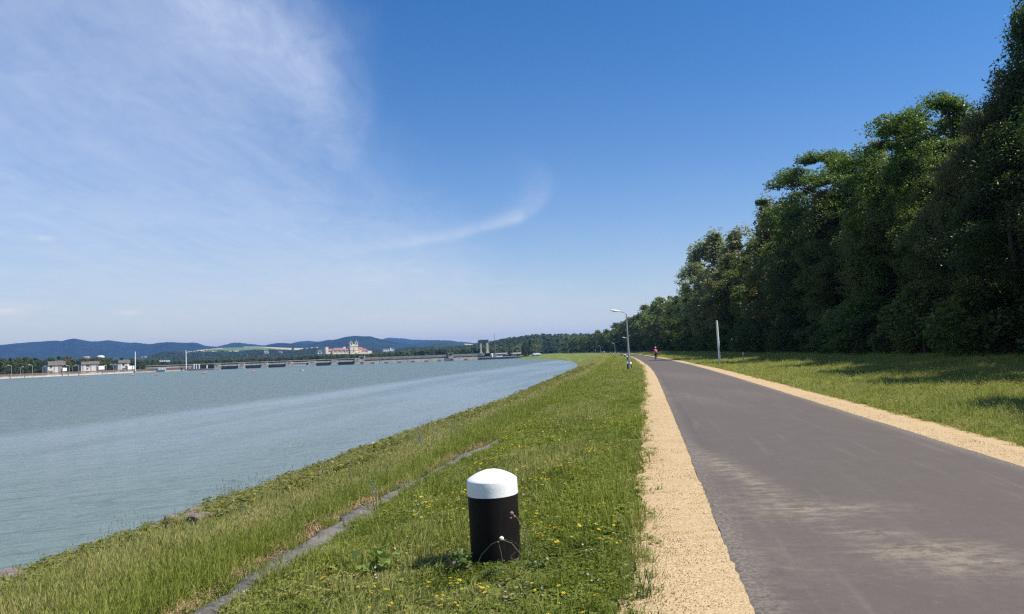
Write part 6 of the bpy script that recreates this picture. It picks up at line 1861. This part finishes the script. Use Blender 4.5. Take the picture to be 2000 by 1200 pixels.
for bx_, by_, n_, sz, hh, lab in ((-0.465, 6.09, 60, 0.045, 0.16, 'dark leafy weed cushion at the left foot of the black bollard'), (0.12, 5.88, 50, 0.04, 0.14, 'leafy weed cushion at the right foot of the black bollard'), (-0.2, 5.80, 60, 0.035, 0.10, 'low weeds in front of the black bollard')):
    me = rosette('weed_leaves', n_, sz, hh, int(bx_ * 100 + 300), 0.3); me.materials.append(M_WEEDL)
    e = empty('leafy_weed', (bx_, by_, zb), 0, lab, 'weed', None); link_mesh('leaves', me, None, e)
    mb = MB()
    for k in range(5): a = k * 1.3; mb.tube([(0, 0, -0.02), (sz * math.cos(a), sz * math.sin(a), hh * 0.8)], 0.003, 4)
    mb.build('stems', M_WEED, e)
me = rosette('dock_leaves', 26, 0.10, 0.22, 88, 0.2); me.materials.append(leafy('dock_leaf', (0.16, 0.24, 0.04), (0.26, 0.33, 0.09), 0.4))
Zq, sq = seat(735, 1125); x, y, z = on_ground(Zq, sq); e = empty('leafy_weed', (float(x), float(y), float(z)), 0, 'pale green broad leaved weed in the grass left of the bollard', 'weed'); link_mesh('leaves', me, None, e)
mb = MB(); [mb.tube([(0, 0, -0.03), (0.08 * math.cos(k), 0.08 * math.sin(k), 0.18)], 0.004, 4) for k in range(6)]; mb.build('stems', M_WEED, e)
# blue spikes of viper's bugloss, dry umbels by the water
rw_ = random.Random(4)
def spike_plant(px, py, h, n_, mat_h, lab, name='blue_wildflower', cat='wildflower', mats=None, group=None, sp=0.25):
    Zq, sq = seat(px, py); x, y, z = on_ground(Zq, sq); stems = []; heads = []
    for k in range(n_):
        bx_, by_ = rw_.uniform(-sp, sp), rw_.uniform(-sp, sp); hh = h * rw_.uniform(0.6, 1.1); tx = bx_ + rw_.uniform(-0.1, 0.1) * h
        stems.append(([(bx_, by_, -0.02), ((bx_ + tx) / 2, by_, hh * 0.55), (tx, by_, hh)], 0.005))
        for q in range(6):
            f = 0.5 + 0.1 * q; heads.append(((bx_ + (tx - bx_) * f + rw_.uniform(-0.02, 0.02), by_ + rw_.uniform(-0.02, 0.02), hh * f), 0.010 * rw_.uniform(0.7, 1.2)))
    stem_thing(name, lab, cat, (float(x), float(y), float(z)), stems, mats or M_WEED, heads, mat_h, group=group)
spike_plant(838, 885, 0.6, 9, M_BLUE, 'blue violet wildflower clump on the bank above the kerb end'); spike_plant(885, 868, 0.55, 6, M_BLUE, 'blue wildflower right of the violet clump at the kerb end'); spike_plant(703, 945, 0.35, 3, M_BLUE, 'single blue wildflower in the tall grass of the bank')
spike_plant(502, 1028, 0.32, 3, M_BLUE, 'two blue wildflower heads in the tall grass at the left'); spike_plant(748, 995, 0.4, 2, M_BLUE, 'blue wildflower growing beside the kerb')
spike_plant(150, 1085, 0.75, 12, M_WDRY, 'dry brown umbel weeds standing against the water at the left', 'dry_weed', 'weed', M_WDRY, sp=0.45); spike_plant(462, 975, 0.8, 4, M_WDRY, 'tall thin dry weed against the water, right of the brown stones', 'dry_weed', 'weed', M_WDRY); spike_plant(60, 1120, 0.4, 7, M_WDRY, 'short dry weeds at the water near the left corner', 'dry_weed', 'weed', M_WDRY)
spike_plant(640, 928, 0.5, 5, M_WDRY, 'short dry weeds at the water in the middle of the bank', 'dry_weed', 'weed', M_WDRY); spike_plant(1122, 728, 1.6, 7, M_WDRY, 'dark scrub at the water where the shore bends', 'dry_weed', 'weed', M_WDRY, sp=0.6)
# grass clump leaning over the gravel at the lower edge
me = tuft('long_grass', 16, 0.34, 0.05, 0.006, 97, 0.9, 0); me.materials.append(plain('long_grass_blade', (0.07, 0.12, 0.022), 0.6))
Zq, sq = seat(1262, 1178); x, y, z = on_ground(Zq, sq); tag(link_mesh('grass_clump', me), 'long grass clump leaning over the gravel at the bottom edge', 'grass clump').location = (float(x), float(y), float(z))
